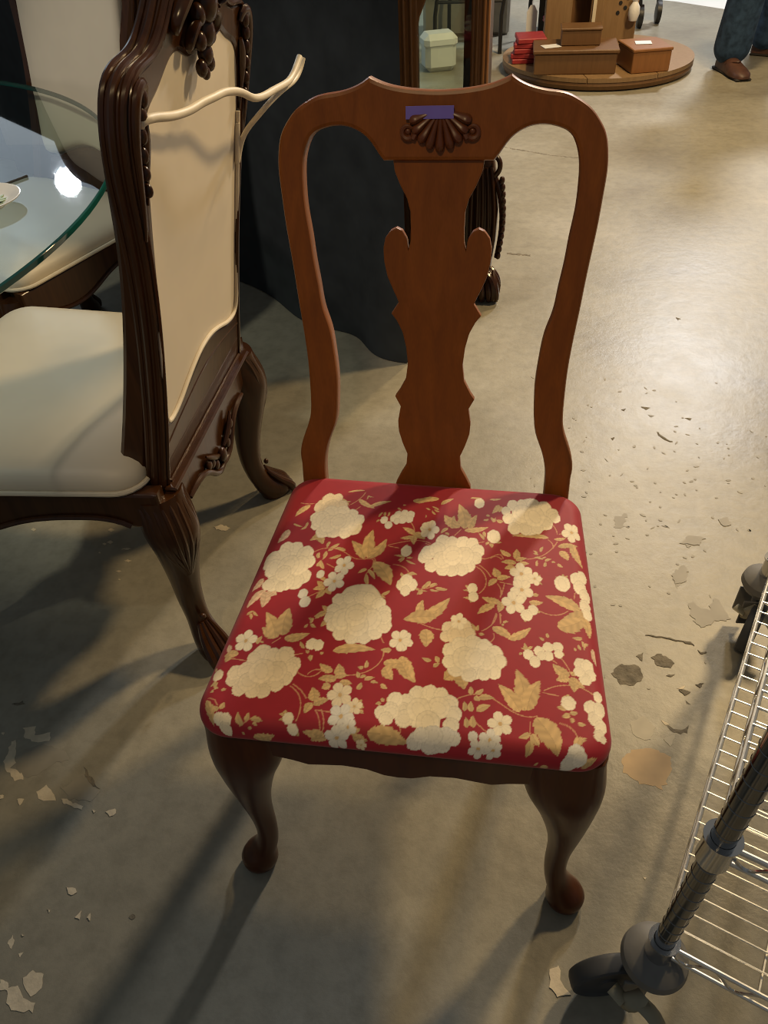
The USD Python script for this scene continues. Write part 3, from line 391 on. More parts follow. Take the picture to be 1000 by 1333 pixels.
LEAVES=[[-144,308,-164,294,6.4,1],[-158,310,-143,287,6.8,1],[-181,373,-199,346,5.5,1],[-201,317,-212,289,6.4,2],[-197,330,-182,324,1.8,0],[-176,334,-179,320,2.1,0],[-175,323,-183,317,2.1,0],[-137,392,-120,373,2.5,0],[-131,383,-119,385,2.1,0],[-128,408,-101,414,2.1,0],[-95,400,-87,398,1.4,0],[-95,402,-96,391,1.1,0],[-108,391,-80,370,5.0,1],[-89,373,-57,390,4.6,1],[-25,393,1,401,6.4,1],[-70,345,-73,338,1.8,0],[-63,363,-62,352,1.8,0],[-57,363,-58,352,1.8,0],[-67,362,-71,349,1.6,0],[-39,381,-34,382,1.8,0],[-46,375,-39,369,1.8,0],[-215,219,-228,197,6.4,2],[-206,198,-225,166,6.8,2],[-204,195,-202,166,7.8,2],[-201,197,-187,189,6.8,2],[-221,153,-211,161,2.3,0],[-212,159,-204,152,2.1,0],[-216,156,-211,145,2.1,0],[-134,293,-135,279,2.3,0],[-119,289,-132,279,2.5,0],[-107,275,-126,280,3.0,0],[-133,274,-125,277,2.1,0],[-147,267,-142,259,2.7,0],[-135,273,-137,255,2.7,0],[-145,270,-144,257,2.5,0],[-112,266,-129,258,3.0,0],[-142,242,-139,255,3.2,0],[-132,238,-139,255,3.0,0],[-78,261,-102,296,8.2,1],[-72,262,-75,321,10.0,1],[-71,262,-52,303,7.8,1],[-62,255,-34,214,11.9,1],[-13,315,-33,330,5.0,1],[-14,311,-33,306,4.1,1],[-13,315,-12,294,5.0,1],[-12,314,3,307,4.6,1],[-23,268,-37,270,2.1,0],[-22,267,-31,260,2.1,0],[-22,267,-27,256,2.1,0],[-19,266,-10,267,1.8,0],[-19,262,-4,255,1.8,0],[-24,286,-20,294,2.1,0],[-20,231,-24,238,2.1,0],[-12,238,-1,236,2.7,0],[-15,231,-7,240,3.0,0],[-13,238,-12,228,2.7,0],[-71,241,-82,232,3.0,0],[-69,240,-57,222,3.2,0],[-70,231,-64,210,3.2,0],[18,226,9,212,3.2,0],[10,210,3,200,2.1,0],[15,208,2,209,1.4,0],[-122,204,-139,200,5.0,1],[-123,200,-132,184,4.6,1],[-120,204,-112,192,4.6,1],[-126,209,-136,215,4.1,1],[-125,217,-134,222,3.2,1],[-47,196,-53,204,2.5,0],[-44,195,-33,205,2.7,0],[-46,193,-38,191,2.1,0],[-131,150,-134,151,1.6,0],[-113,163,-127,154,4.6,1],[-111,163,-120,173,3.6,1],[-167,120,-193,134,8.5,1],[-171,118,-194,159,9.6,1],[-162,122,-164,167,12.0,1],[-159,117,-127,127,6.9,1],[-92,103,-39,109,7.4,1],[177,335,124,330,5.5,1],[49,337,25,364,9.1,1],[57,336,45,393,10.3,1],[64,335,73,370,6.4,1],[57,332,91,344,5.9,1],[39,334,40,364,5.7,1],[14,403,-22,391,6.4,1],[18,389,36,406,4.1,1],[16,375,4,383,1.8,0],[12,363,6,373,1.8,0],[3,373,-4,378,1.8,0],[17,370,9,376,1.8,0],[-2,355,-2,362,1.1,0],[61,410,79,411,2.3,0],[90,410,108,414,2.3,0],[104,398,95,376,4.6,1],[108,395,105,381,5.0,1],[111,358,101,363,4.1,1],[83,359,91,362,2.1,0],[94,367,98,355,2.3,0],[87,372,92,369,2.3,0],[99,357,101,368,1.8,0],[86,316,77,330,2.1,0],[95,310,98,301,2.7,0],[93,313,89,305,2.1,0],[103,312,111,314,2.1,0],[33,335,24,322,3.0,0],[30,324,36,319,2.3,0],[85,334,88,321,2.3,0],[124,288,109,299,4.6,1],[131,284,132,304,5.5,1],[131,281,146,288,4.1,1],[132,276,111,275,5.0,1],[135,275,150,278,4.1,1],[130,269,116,262,4.6,1],[165,304,169,316,2.1,0],[161,300,155,305,1.8,0],[162,298,155,300,1.8,0],[165,293,156,290,1.8,0],[160,275,161,287,2.1,0],[161,291,170,291,2.1,0],[171,287,181,293,2.3,0],[170,276,172,286,2.3,0],[180,287,186,287,1.8,0],[188,285,196,279,2.5,0],[168,292,174,295,1.6,0],[185,333,202,339,3.4,1],[190,319,218,326,5.0,1],[209,328,225,286,6.4,1],[193,311,203,294,6.4,1],[107,245,102,262,6.2,1],[107,242,125,249,4.8,1],[106,242,96,227,4.6,1],[112,202,88,207,5.7,1],[105,197,84,178,5.7,1],[113,203,111,185,5.0,1],[150,208,168,211,5.0,1],[155,221,163,223,3.2,1],[9,212,14,222,2.5,0],[19,216,28,224,2.7,0],[26,215,43,214,3.2,0],[10,207,4,201,2.1,0],[19,211,32,210,1.8,0],[4,210,-1,212,2.1,0],[71,219,65,225,2.1,0],[70,216,63,216,1.8,0],[74,202,64,203,2.1,0],[75,199,74,196,2.1,0],[160,252,165,260,1.8,0],[162,251,169,253,1.8,0],[162,247,167,242,1.8,0],[192,258,185,260,2.1,0],[195,260,195,267,2.1,0],[197,259,202,265,1.8,0],[160,194,165,195,2.1,0],[146,178,144,175,1.8,0],[216,207,171,223,9.6,1],[225,205,188,182,10.3,1],[10,158,47,200,9.1,1],[10,164,12,193,6.4,1],[19,165,32,175,6.8,1],[-13,320,2,306,5.9,1],[29,166,-10,158,11.2,1],[20,146,23,119,9.6,1],[-6,102,16,68,10.1,1],[32,100,20,104,2.7,0],[41,99,36,108,3.2,0],[35,92,43,98,2.7,0],[83,151,78,162,2.1,0],[85,151,87,161,2.4,0],[88,148,95,147,2.4,0],[117,169,124,172,1.9,0],[116,167,119,164,1.9,0],[104,160,131,144,6.4,1],[125,144,153,167,5.9,1],[66,87,75,66,9.0,1],[61,86,50,76,8.0,1],[149,129,145,142,2.7,0],[152,131,140,133,2.1,0],[150,133,155,138,1.9,0],[142,127,139,123,1.9,0],[174,154,173,162,2.1,0],[169,149,163,153,1.9,0],[152,120,156,110,2.1,0],[191,133,194,130,2.4,0],[199,101,179,116,6.9,1],[199,99,183,93,5.9,1],[203,101,204,80,6.9,1],[204,96,217,88,4.8,1],[202,103,206,109,3.7,1],[194,55,183,57,3.2,0],[198,50,189,44,3.5,0],[198,51,208,53,2.9,0],[200,45,201,38,2.4,0],[207,39,216,38,2.7,0],[194,74,199,71,2.7,0],[190,69,195,74,2.1,0],[217,161,204,160,2.9,0],[217,151,225,154,2.7,0],[216,157,219,143,2.1,0],[211,150,215,142,1.9,0],[206,145,208,139,1.6,0],[146,47,136,102,11.7,1],[149,48,164,90,10.1,1],[141,45,115,78,9.0,1],[160,40,186,-4,14.4,1],[88,61,98,70,2.9,0],[92,57,111,59,4.0,0],[83,60,82,71,3.2,0],[85,38,84,52,3.7,0],[77,38,76,51,3.2,0],[91,40,107,49,4.5,0],[81,18,79,31,3.5,0],[89,19,87,34,4.0,0],[88,59,94,53,3.2,0],[153,19,140,13,3.7,0],[155,19,164,5,4.8,0],[153,10,152,-10,5.1,0],[166,-15,168,-18,2.1,0],[173,-18,182,-19,2.1,0],[187,172,223,195,12.8,1],[219,200,228,163,7.4,1],[231,149,235,123,3.7,2],[202,12,216,21,5.3,1],[205,13,208,20,4.3,1],[217,-14,232,-1,5.3,1],[-213,91,-233,86,5.9,1],[-225,88,-227,77,5.3,1],[-227,93,-233,105,4.3,2],[-230,50,-237,39,2.1,0],[-228,47,-227,35,2.1,0],[-219,36,-213,38,2.1,0],[-228,35,-233,32,1.9,0],[-224,38,-235,47,1.9,0],[-237,63,-241,69,2.1,0],[-184,-8,-190,9,4.3,0],[-179,-2,-177,10,2.9,0],[-173,2,-158,0,3.7,0],[-175,-8,-173,-12,2.4,0],[-171,-3,-164,-6,2.1,0],[-186,-16,-183,-18,1.9,0],[-193,107,-189,120,3.2,0],[-188,109,-186,112,2.7,0],[-215,9,-223,14,3.7,1],[-213,11,-210,20,3.7,1],[-235,21,-220,-12,6.4,1],[-174,-21,-145,-15,5.3,1],[-129,104,-137,114,2.4,0],[-119,95,-117,86,2.9,0],[-107,97,-103,100,2.1,0],[-122,97,-127,101,2.4,0],[-129,152,-130,142,2.4,0],[-129,142,-121,136,2.4,0],[-136,135,-132,142,2.1,0],[-120,155,-125,151,2.4,0],[-19,110,-32,110,4.3,1],[-26,91,3,96,6.9,1],[-7,95,6,74,5.9,1],[-24,86,-12,69,7.4,1],[-87,73,-105,83,5.3,1],[-78,67,-81,85,6.9,1],[-83,67,-67,70,4.8,1],[-80,63,-103,62,5.9,1],[-76,59,-60,59,4.8,1],[-86,55,-96,49,5.3,1],[-110,149,-115,138,3.7,1],[-47,82,-47,93,2.7,0],[-50,82,-57,83,2.1,0],[-53,68,-57,76,2.7,0],[-53,79,-50,85,1.9,0],[-45,72,-52,68,2.4,0],[-46,66,-34,70,2.9,0],[-52,52,-49,62,3.2,0],[-38,64,-29,63,2.1,0],[-25,62,-16,56,2.9,0],[-121,158,-116,161,2.4,0],[-102,32,-107,50,7.4,1],[-102,28,-84,36,5.3,1],[-104,30,-110,15,5.3,1],[-84,-9,-110,-7,6.9,1],[-81,-13,-102,-18,4.3,1],[-54,-4,-41,3,4.8,1],[-50,-6,-32,-11,5.9,1],[-33,-1,16,-9,12.8,1],[-131,9,-140,12,2.1,0],[-132,7,-139,4,2.1,0],[-131,15,-136,14,2.1,0],[-123,-9,-126,-12,2.1,0],[-118,-8,-115,-14,2.4,0],[-49,34,-44,39,2.4,0],[-46,31,-40,30,2.4,0],[-46,26,-40,22,2.4,0],[-21,37,-28,36,2.4,0],[-18,40,-22,44,2.4,0],[-13,39,-15,46,2.1,0]]
STEMS=[[[-197,378],[-184,376],[-176,377]],[[-119,377],[-109,389],[-101,409]],[[-112,360],[-103,373]],[[-152,271],[-135,279],[-107,271],[-86,259],[-65,259],[-64,251]],[[-78,260],[-62,259],[-63,250],[-71,230]],[[-48,290],[-26,299],[-5,303],[11,299]],[[-48,288],[-32,285]],[[-35,252],[-22,249],[-13,240]],[[-142,187],[-128,197]],[[-24,344],[-17,332],[-14,318]],[[-129,248],[-117,241]],[[-173,109],[-164,118]],[[79,281],[94,280],[109,289],[114,281]],[[97,280],[102,284],[112,280]],[[145,286],[165,295],[181,313],[189,329]],[[181,366],[187,356],[189,345]],[[176,331],[182,323],[183,315]],[[77,261],[91,244],[91,224],[84,213]],[[82,264],[91,256],[98,245]],[[108,233],[113,214],[112,210]],[[117,235],[114,215]],[[111,237],[128,235]],[[108,182],[104,167]],[[113,183],[114,170]],[[165,195],[181,192],[200,202]],[[44,320],[52,334]],[[75,307],[86,312]],[[4,298],[21,292]],[[2,210],[19,215],[28,221]],[[210,235],[209,225]],[[192,345],[197,348]],[[14,154],[28,149],[42,147]],[[100,135],[107,146],[106,150]],[[91,152],[106,169],[109,180]],[[114,181],[114,167]],[[169,77],[186,86],[209,88],[226,80]],[[167,74],[186,72]],[[101,62],[121,51],[141,41],[161,42]],[[186,36],[200,31],[206,21]],[[68,53],[83,60],[101,62]],[[153,33],[153,19]],[[188,128],[197,115],[201,105]],[[177,123],[184,118]],[[88,28],[104,15]],[[-221,83],[-194,80]],[[-233,24],[-221,20],[-218,15]],[[-141,93],[-130,96]],[[-39,135],[-30,120]],[[-68,70],[-47,76],[-31,91],[-28,107]],[[-132,70],[-110,65],[-101,73]],[[-135,49],[-119,33],[-116,17],[-118,5]],[[-132,52],[-119,43],[-112,35]],[[-98,21],[-90,6],[-89,-6]],[[-91,22],[-85,1],[-87,-8]],[[-98,21],[-80,20]],[[-117,67],[-109,74],[-98,74]],[[3,15],[6,4]],[[-187,-9],[-177,-1],[-168,6]]]
FLOWERS=[[-104,246,14,19,2],[-112,216,15,19,2],[5,328,12,18,0],[7,328,14,22,0],[210,352,15,21,0],[139,257,16,21,0],[157,251,10,13,0],[140,228,16,21,0],[130,204,16,20,0],[61,163,11,14,0],[-5,125,12,15,0],[119,27,15,16,0],[108,6,13,14,2],[97,-6,12,13,2],[114,-6,11,12,2],[-209,111,15,18,0],[-10,126,14,17,0],[-72,43,16,17,1],[-52,30,10,11,1],[-66,16,16,17,2],[-56,4,11,12,2],[-69,-11,15,16,2],[-40,-17,7,8,1]]

def seat_mesh(N=500):
    # outline: front edge y = -.012, back y = .452, rounded trapezoid
    cor = [(.247, .005), (.218, .449), (-.212, .449), (-.247, .000)]
    pg = Polygon([(.249, -.008), (.226, .447), (-.222, .455), (-.249, -.013)]).buffer(-.042).buffer(.042, quad_segs=24)
    P = np.array(pg.exterior.coords)[:-1]
    if Polygon(P).exterior.is_ccw is False: P = P[::-1]
    Q = np.vstack([P, P[:1]]); L = np.r_[0, np.cumsum(np.linalg.norm(np.diff(Q, axis=0), axis=1))]
    def arc(c):  # arc length of the ring point nearest a corner
        return L[np.argmin(np.linalg.norm(P - c, axis=1))]
    cs = [arc(np.array(c)) for c in ((.24, -.005), (.217, .44), (-.213, .447), (-.24, -.010))]  # fr, br, bl, fl (ccw)
    a = np.linspace(-1, 1, N); X, Y = np.meshgrid(a, a, indexing='xy'); r = np.maximum(np.abs(X), np.abs(Y)); rr = np.maximum(r, 1e-9)
    bx, by = X / rr, Y / rr
    right, top, lft = (bx >= 1 - 1e-9), (by >= 1 - 1e-9), (bx <= -1 + 1e-9)
    f = np.where(right, 0 + (by + 1) / 2, np.where(top, 1 + (1 - bx) / 2, np.where(lft, 2 + (1 - by) / 2, 3 + (bx + 1) / 2)))
    T = L[-1]; k = np.array(cs); k = k + np.where(np.r_[0, np.cumsum(np.diff(k) < 0)] > 0, T, 0); k = np.r_[k, k[0] + T]
    s = np.interp(f, [0, 1, 2, 3, 4], k) % T
    O = np.stack([np.interp(s, L, Q[:, 0]), np.interp(s, L, Q[:, 1])], -1); C = np.array([0, .222])
    # across the cushion: flat crown, rolled edge, straight side
    t = np.clip((r - .84) / .16, 0, 1); ang = np.clip(t / .62, 0, 1) * PI / 2
    roll = .026
    inset = np.where(r < .84, 0, roll * (np.sin(ang))); q = np.maximum(np.clip(t - .62, 0, 1) / .38, 0)
    depth = roll * .75 * (1 - np.cos(ang)) + .0105 * q
    body = np.minimum(r / .84, 1)
    d = O - C; dist = np.linalg.norm(d, axis=-1, keepdims=True)
    xy = C + d / dist * ((dist - roll) * body[..., None] + inset[..., None] - .006 * (q ** 2)[..., None])
    crown = .016 * np.maximum(0, 1 - (xy[..., 0] / .24) ** 2) * np.maximum(0, 1 - ((xy[..., 1] - .225) / .23) ** 2)
    z = .474 + crown - depth
    v = np.stack([xy[..., 0], xy[..., 1], z], -1).reshape(-1, 3)
    uv = (C + d / dist * ((dist - roll) * body[..., None] + inset[..., None] + .62 * depth[..., None])).reshape(-1, 2)
    i = np.arange(N * N).reshape(N, N); f4 = np.c_[i[:-1, :-1].ravel(), i[:-1, 1:].ravel(), i[1:, 1:].ravel(), i[1:, :-1].ravel()]
    return v, f4, uv * 1000
TONES = {0: np.array((.82, .71, .51)), 1: np.array((.76, .62, .41)), 2: np.array((.71, .66, .56))}
GOLD = [np.array((.56, .38, .17)), np.array((.58, .385, .17)), np.array((.66, .46, .30))]
def paint(uv):
    U, V = uv.T; C = np.tile(np.array((.30, .011, .022)), (len(U), 1))
    order = np.argsort(U, kind='stable'); Us = U[order]
    def near(x0, x1, y0, y1):
        k = order[np.searchsorted(Us, x0):np.searchsorted(Us, x1)]
        return k[(V[k] > y0) & (V[k] < y1)]
    for P in STEMS:
        P = np.array(P, float); P = spline(P, 8) if len(P) > 2 else P
        for a, b in zip(P[:-1], P[1:]):
            k = near(min(a[0], b[0]) - 1, max(a[0], b[0]) + 1, min(a[1], b[1]) - 1, max(a[1], b[1]) + 1)
            q = np.c_[U[k], V[k]] - a; e = b - a; t = np.clip(q @ e / max(e @ e, 1e-6), 0, 1)
            C[k[np.linalg.norm(q - t[:, None] * e, axis=1) < .75]] = (.52, .24, .12)
    for n, (x0, y0, x1, y1, w, kind) in enumerate(LEAVES):
        a = np.array((x0, y0), float); e = np.array((x1 - x0, y1 - y0), float); L = np.linalg.norm(e)
        if L < 1: continue
        e /= L; k = near(min(x0, x1) - w, max(x0, x1) + w, min(y0, y1) - w, max(y0, y1) + w)
        q = np.c_[U[k], V[k]] - a; t = q @ e / L; s = q @ np.array((-e[1], e[0])) - .06 * L * np.sin(PI * np.clip(t, 0, 1)) * (1 if n % 2 else -1)
        shape = np.sin(PI * np.clip(t, 0, 1) ** .72) ** .85
        if kind: shape = shape * (.86 + .2 * ((t * 5 + .2) % 1))
        h = np.abs(s) / np.maximum(w * shape, 1e-6); k2 = (t > 0) & (t < 1) & (h < 1)
        col = GOLD[kind] * (.94 + .12 * ((n * 7) % 5) / 4)
        tone = 1 + .07 * np.sign(s) + .10 * np.sin(26 * t + 4.5 * np.abs(s) / w) * (kind > 0)
        tone = np.where(np.abs(s) < .55, .82, tone) * np.where(h > .86, .93, 1)
        C[k[k2]] = (col * tone[:, None])[k2]
    def lobe(x, y, rx, ry, tone, n):
        k = near(x - rx, x + rx, y - ry, y + ry); dx, dy = (U[k] - x) / rx, (V[k] - y) / ry
        r = np.hypot(dx, dy); th = np.arctan2(dy, dx); R = 1 - .055 * np.abs(np.sin(th * 3 + n)); k2 = r < R
        g = 1.0 + .03 * np.clip(r / R, 0, 1) ** 3 - .09 * dy - .05 * np.sin(th * 11 + n * 1.7) * r - .09 * (np.abs(r - .55 - .08 * np.sin(2 * th + n)) < .05)
        g = np.where(r > R - .9 / min(rx, ry) - .02, g * .86, g)
        C[k[k2]] = (TONES[tone] * (.97 + .06 * ((n * 5) % 7) / 6) * g[:, None])[k2]
    for n, l in enumerate(LOBES): lobe(*l, n)
    for n, (x, y, rx, ry, tone) in enumerate(FLOWERS):
        k = near(x - rx, x + rx, y - ry, y + ry); dx, dy = (U[k] - x) / rx, (V[k] - y) / ry
        r = np.hypot(dx, dy); th = np.arctan2(dy, dx); c = np.abs(np.cos(2.5 * th + n)); R = .62 + .38 * c ** .7; k2 = r < R
        g = 1.0 - .12 * (c < .22) - .06 * np.sin(th * 15) * r - .10 * (r < .3); g = np.where(r > R - .09, g * .9, g)
        col = TONES[tone] * g[:, None]; col = np.where((r < .16)[:, None], GOLD[1], col)
        C[k[k2]] = col[k2]
    n3 = meshkit.fbm(np.c_[uv / 9.0, np.zeros(len(U))], 3)
    return C * (.94 + .12 * n3)[:, None]
v, f, uv = seat_mesh()
m = usdkit.mesh(stage, str(dc.GetPath()) + '/seat_cushion', (v, f), print_m, smooth=True)
UsdGeom.PrimvarsAPI(m).CreatePrimvar('print', Sdf.ValueTypeNames.Color3fArray, 'vertex').Set(Vt.Vec3fArray.FromNumpy(paint(uv).astype(np.float32)))
keys(m.GetPrim(), 'red cotton seat cushion printed with cream peonies and tan leaves')
# ---------------------------------------------------------------- carved upholstered chairs
uc = thing('upholstered_chair', 'carved walnut chair with cream leather back whose piping has come loose', 'chair', (-.72, .668, 0), 0, 'carved walnut chairs with cream leather')
KB = .19
def cplace(A):
    u, v, w = A.T
    return np.c_[.265 + KB * (v - .42) - w * .9824, u, v + w * .1867]
CO = [(0, 1.165), (.045, 1.152), (.078, 1.122), (.105, 1.092), (.128, 1.072), (.155, 1.058), (.185, 1.053), (.212, 1.050), (.236, 1.038), (.249, 1.012), (.252, .975), (.243, .92), (.228, .86), (.214, .78), (.208, .69), (.209, .60), (.214, .52), (.221, .45), (.222, .40)]
co = spline(CO, 5)
CI = [(0, 1.026), (.04, 1.028), (.075, 1.040), (.11, 1.030), (.145, 1.012), (.178, .998), (.197, .975), (.202, .93), (.202, .86), (.199, .76), (.199, .66), (.197, .59), (.186, .542), (.15, .540), (.10, .556), (.05, .572), (0, .578)]
ci = spline(CI, 5)
cr = mirror(co[:])[1:]; ir = mirror(ci)[1:-1]
obj('back_frame', slab(cr, [ir], .034, .008, cplace, .008), walnut, uc)
beads = []
for w, off, r in ((.005, -.003, .005), (.017, -.001, .0055), (.029, -.003, .005)):
    P = ring_offset(np.vstack([co, co[::-1] * [-1, 1]]), 0)
    S = co[2:-3] + [off, 0]
    for s in (-1, 1):
        beads.append(tube(cplace(np.c_[S[:, 0] * s, S[:, 1], np.full(len(S), w)]), r, 8))
for s in (-1, 1):
    S = (co[12:-3] - [.010, 0]); beads.append(tube(cplace(np.c_[S[:, 0] * s, S[:, 1], np.full(len(S), 0)]), .004, 8))
obj('moulding', cat_(beads), walnut, uc)
for s in (-1, 1):   # the stiles deepen towards the seat
    rs = []
    for v in np.linspace(.405, .97, 24):
        hw = float(np.interp(v, co[::-1, 1], co[::-1, 0])); D = .036 + .050 * max(0, (.97 - v) / .565) ** 1.3; c_ = .007
        q = [(hw - .036, .012), (hw - c_, .012), (hw - .001, .012 + c_), (hw - .001, D * .45 - .004), (hw - .005, D * .45), (hw - .001, D * .45 + .004), (hw - .001, D - c_), (hw - c_, D), (hw - .032, D), (hw - .036, D - .004)]
        rs.append(cplace(np.array([(s * u, v, w) for u, w in q])))
    obj('stile', loft(rs), walnut, uc)
orn = []
def leafcurl(pts, r):
    orn.append(tube(cplace(np.array(pts)), r, 9, 4, .7))
for s in (-1, 1):   # shoulder scrolls
    leafcurl([(s * .224, .86, -.002), (s * .232, .92, -.005), (s * .239, .975, -.006), (s * .238, 1.012, -.007), (s * .226, 1.035, -.007), (s * .206, 1.038, -.006), (s * .196, 1.026, -.004)], [.003, .005, .007, .008, .008, .007, .004])
    leafcurl([(s * .207, .90, -.001), (s * .209, .95, -.004), (s * .207, .985, -.004), (s * .202, 1.002, -.003)], [.003, .006, .008, .004])
    for k, (u, v) in enumerate([(.213, 1.026), (.219, 1.008), (.223, .988), (.223, .966), (.221, .944), (.217, .922)]):
        orn.append(blob(cplace(np.array([[s * u, v, -.006]]))[0], (.007, .0085 - .0006 * k, .012 - .0006 * k)))
    leafcurl([(s * .012, 1.10, -.004), (s * .05, 1.115, -.012), (s * .085, 1.095, -.012), (s * .10, 1.075, -.008), (s * .085, 1.065, -.004)], [.006, .012, .011, .008, .004])
    leafcurl([(s * .015, 1.055, -.006), (s * .04, 1.065, -.012), (s * .055, 1.05, -.010), (s * .045, 1.037, -.005)], [.006, .009, .008, .004])
for k, (u, v, r) in enumerate([(0, 1.085, .022), (0, 1.052, .017), (0, 1.026, .013), (-.020, 1.045, .011), (.020, 1.045, .011), (-.016, 1.012, .010), (.016, 1.012, .010), (0, 1.003, .008), (-.026, 1.075, .012), (.026, 1.075, .012)]):
    orn.append(blob(cplace(np.array([[u, v, -.012]]))[0], (r * .8, r, r * 1.15)))
keys(obj('carving', cat_(orn), walnut, uc), kind='stuff')
pan = ring_offset(ir, -.004)
obj('rear_panel', slab(pan, [], .01, .003, lambda A: cplace(A + [0, 0, .004]), .01), cream, uc, 'cream leather rear panel')
R_ = []
cc = np.array([0, .79])
for sc, w in ((.97, .02), (.97, .036), (.95, .046), (.89, .054), (.7, .062), (.4, .066), (.1, .067)):
    P = cc + (ir - cc) * sc; R_.append(cplace(np.c_[P, np.full(len(P), w)]))
obj('backrest_cushion', loft(R_), cream, uc, smooth=60)
i0 = int(np.argmin(np.linalg.norm(ir - [-.197, .985], axis=1))); i1 = int(np.argmin(np.linalg.norm(ir - [.20, .90], axis=1)))
idx = [i % len(ir) for i in range(i0, i0 - len(ir), -1)]
path = [ir[i] for i in idx]; 
cutp = [q for q in path]
stop = next(k for k, i in enumerate(idx) if i == i1) if i1 in idx else len(idx)
low = [q for q in ir if q[1] < .99]
lo = np.array(sorted([q for q in ir if q[0] < 0 and q[1] < .985], key=lambda q: -q[1])); hi = np.array(sorted([q for q in ir if q[0] >= 0 and q[1] < .9], key=lambda q: q[1]))
bot = np.array(sorted([q for q in ir if q[1] < .60], key=lambda q: q[0])); lo = lo[lo[:, 1] >= .60]; hi = hi[hi[:, 1] >= .60]
pp = np.vstack([lo, bot, hi])
obj('rear_piping', tube(cplace(np.c_[pp, np.full(len(pp), .001)]), .0038, 8), piping, uc, 'cream piping round the lower part of the rear panel')
CORD = [(0.375, -0.216, 0.99), (0.383, -0.224, 1.001), (0.387, -0.208, 1.001), (0.39, -0.176, 0.994), (0.392, -0.134, 0.985), (0.398, -0.099, 0.982), (0.402, -0.073, 0.982), (0.408, -0.046, 0.981), (0.411, -0.01, 0.978), (0.415, 0.025, 0.971), (0.418, 0.055, 0.961), (0.42, 0.096, 0.944), (0.423, 0.132, 0.937), (0.424, 0.187, 0.931), (0.426, 0.253, 0.924), (0.427, 0.293, 0.923), (0.429, 0.322, 0.93), (0.432, 0.35, 0.943), (0.429, 0.385, 0.934), (0.423, 0.363, 0.914), (0.418, 0.31, 0.909), (0.413, 0.243, 0.91), (0.401, 0.206, 0.901), (0.383, 0.204, 0.885), (0.366, 0.203, 0.869), (0.353, 0.201, 0.85), (0.344, 0.196, 0.825)]
half_ = 18
cd = np.array(CORD); cd = np.vstack([cplace(np.array([[-.199, .955, .001]])), cd, cplace(np.array([[.200, .88, .001]]))])
obj('loose_piping', cat_(tube(cd[:half_ + 1], .0056, 10, 4), tube(cd[half_ + 1:], .0045, 10, 4)), piping, uc, 'loose cream piping standing away from the back')
# seat, rails
def outline(xf, xr, wf, wr, rad, bulge=.012):
    P = [(xf, -wf * .6), (xf - bulge, 0), (xf, wf * .6), (xf + .02, wf), (xr, wr), (xr, -wr), (xf + .02, -wf)]
    return np.array(Polygon(P).buffer(-rad).buffer(rad, quad_segs=8).exterior.coords)[:-1]
so = outline(-.285, .238, .300, .262, .05)
def resample(P, n):
    Q = np.vstack([P, P[:1]]); L = np.r_[0, np.cumsum(np.linalg.norm(np.diff(Q, axis=0), axis=1))]; s = np.linspace(0, L[-1], n, endpoint=False)
    return np.c_[np.interp(s, L, Q[:, 0]), np.interp(s, L, Q[:, 1])]
so = resample(so, 160); sc0 = so.mean(0)
obj('seat_cushion', loft([np.c_[sc0 + (so - sc0) * s, np.full(len(so), z)] for s, z in ((.97, .440), (.992, .446), (1.0, .456), (.995, .468), (.975, .479), (.93, .488), (.84, .496), (.68, .503), (.45, .508), (.2, .510), (.02, .511))]), cream, uc, smooth=60)
obj('seat_piping', tube(np.c_[sc0 + (np.vstack([so, so[:1]]) - sc0) * 1.004, np.full(len(so) + 1, .447)], .0048, 8), piping, uc)
SR = [(-.27, .36), (-.20, .365), (-.12, .345), (-.06, .352), (0, .372), (.06, .384), (.12, .387), (.17, .383), (.205, .366), (.265, .36), (.265, .442), (-.27, .442)]
for s in (-1, 1):
    obj('side_rail', slab(SR, [], .03, .006, lambda A: np.c_[A[:, 0], s * (.297 - (A[:, 0] + .27) / .535 * .040 - A[:, 2]), A[:, 1]], .008), walnut, uc)
    S = np.array(spline([(-.20, .366), (-.12, .346), (-.06, .353), (0, .373), (.06, .385), (.12, .388), (.17, .384), (.205, .368)], 4))
    obj('side_rail_bead', tube(np.c_[S[:, 0], s * (.299 - (S[:, 0] + .27) / .535 * .040), S[:, 1] + .004], .005, 8), walnut, uc)
FR = np.array([(0, .315), (.06, .325), (.11, .352), (.17, .372), (.235, .36), (.235, .442), (0, .442)])
def fullring(H): return np.vstack([H, (H[::-1] * [-1, 1])[1:-1]])
obj('front_rail', slab(fullring(FR), [], .03, .006, lambda A: np.c_[-.285 + A[:, 2], A[:, 0], A[:, 1]], .01), walnut, uc)
RR = np.array([(0, .300), (.035, .305), (.065, .322), (.085, .345), (.105, .356), (.14, .352), (.165, .350), (.20, .362), (.205, .425), (0, .425)])
obj('rear_apron', slab(fullring(RR), [], .026, .005, lambda A: np.c_[.270 - A[:, 2] + KB * 0, A[:, 0], A[:, 1]], .008), walnut, uc)
BR = np.array([(0, .560), (.05, .555), (.10, .540), (.15, .525), (.185, .525), (.205, .50), (.205, .41), (0, .41)])
obj('lower_back_rail', slab(fullring(BR), [], .03, .004, lambda A: cplace(A + [0, 0, .006]), .008), walnut, uc)
mb = [tube(cplace(np.array([(-.205, z, w), (.205, z, w)])), r, 8) for z, w, r in ((.428, -.002, .0045), (.470, .003, .0035), (.486, .003, .003))]
S = np.array([(u, .535 - .030 * (abs(u) / .2) ** 1.5, .003) for u in np.linspace(-.2, .2, 24)]); mb.append(tube(cplace(S), .0045, 8))
mb.append(box(.262, .285, -.224, .224, .421, .429, .003))
obj('rear_moulding', cat_(mb), walnut, uc)
ap = []
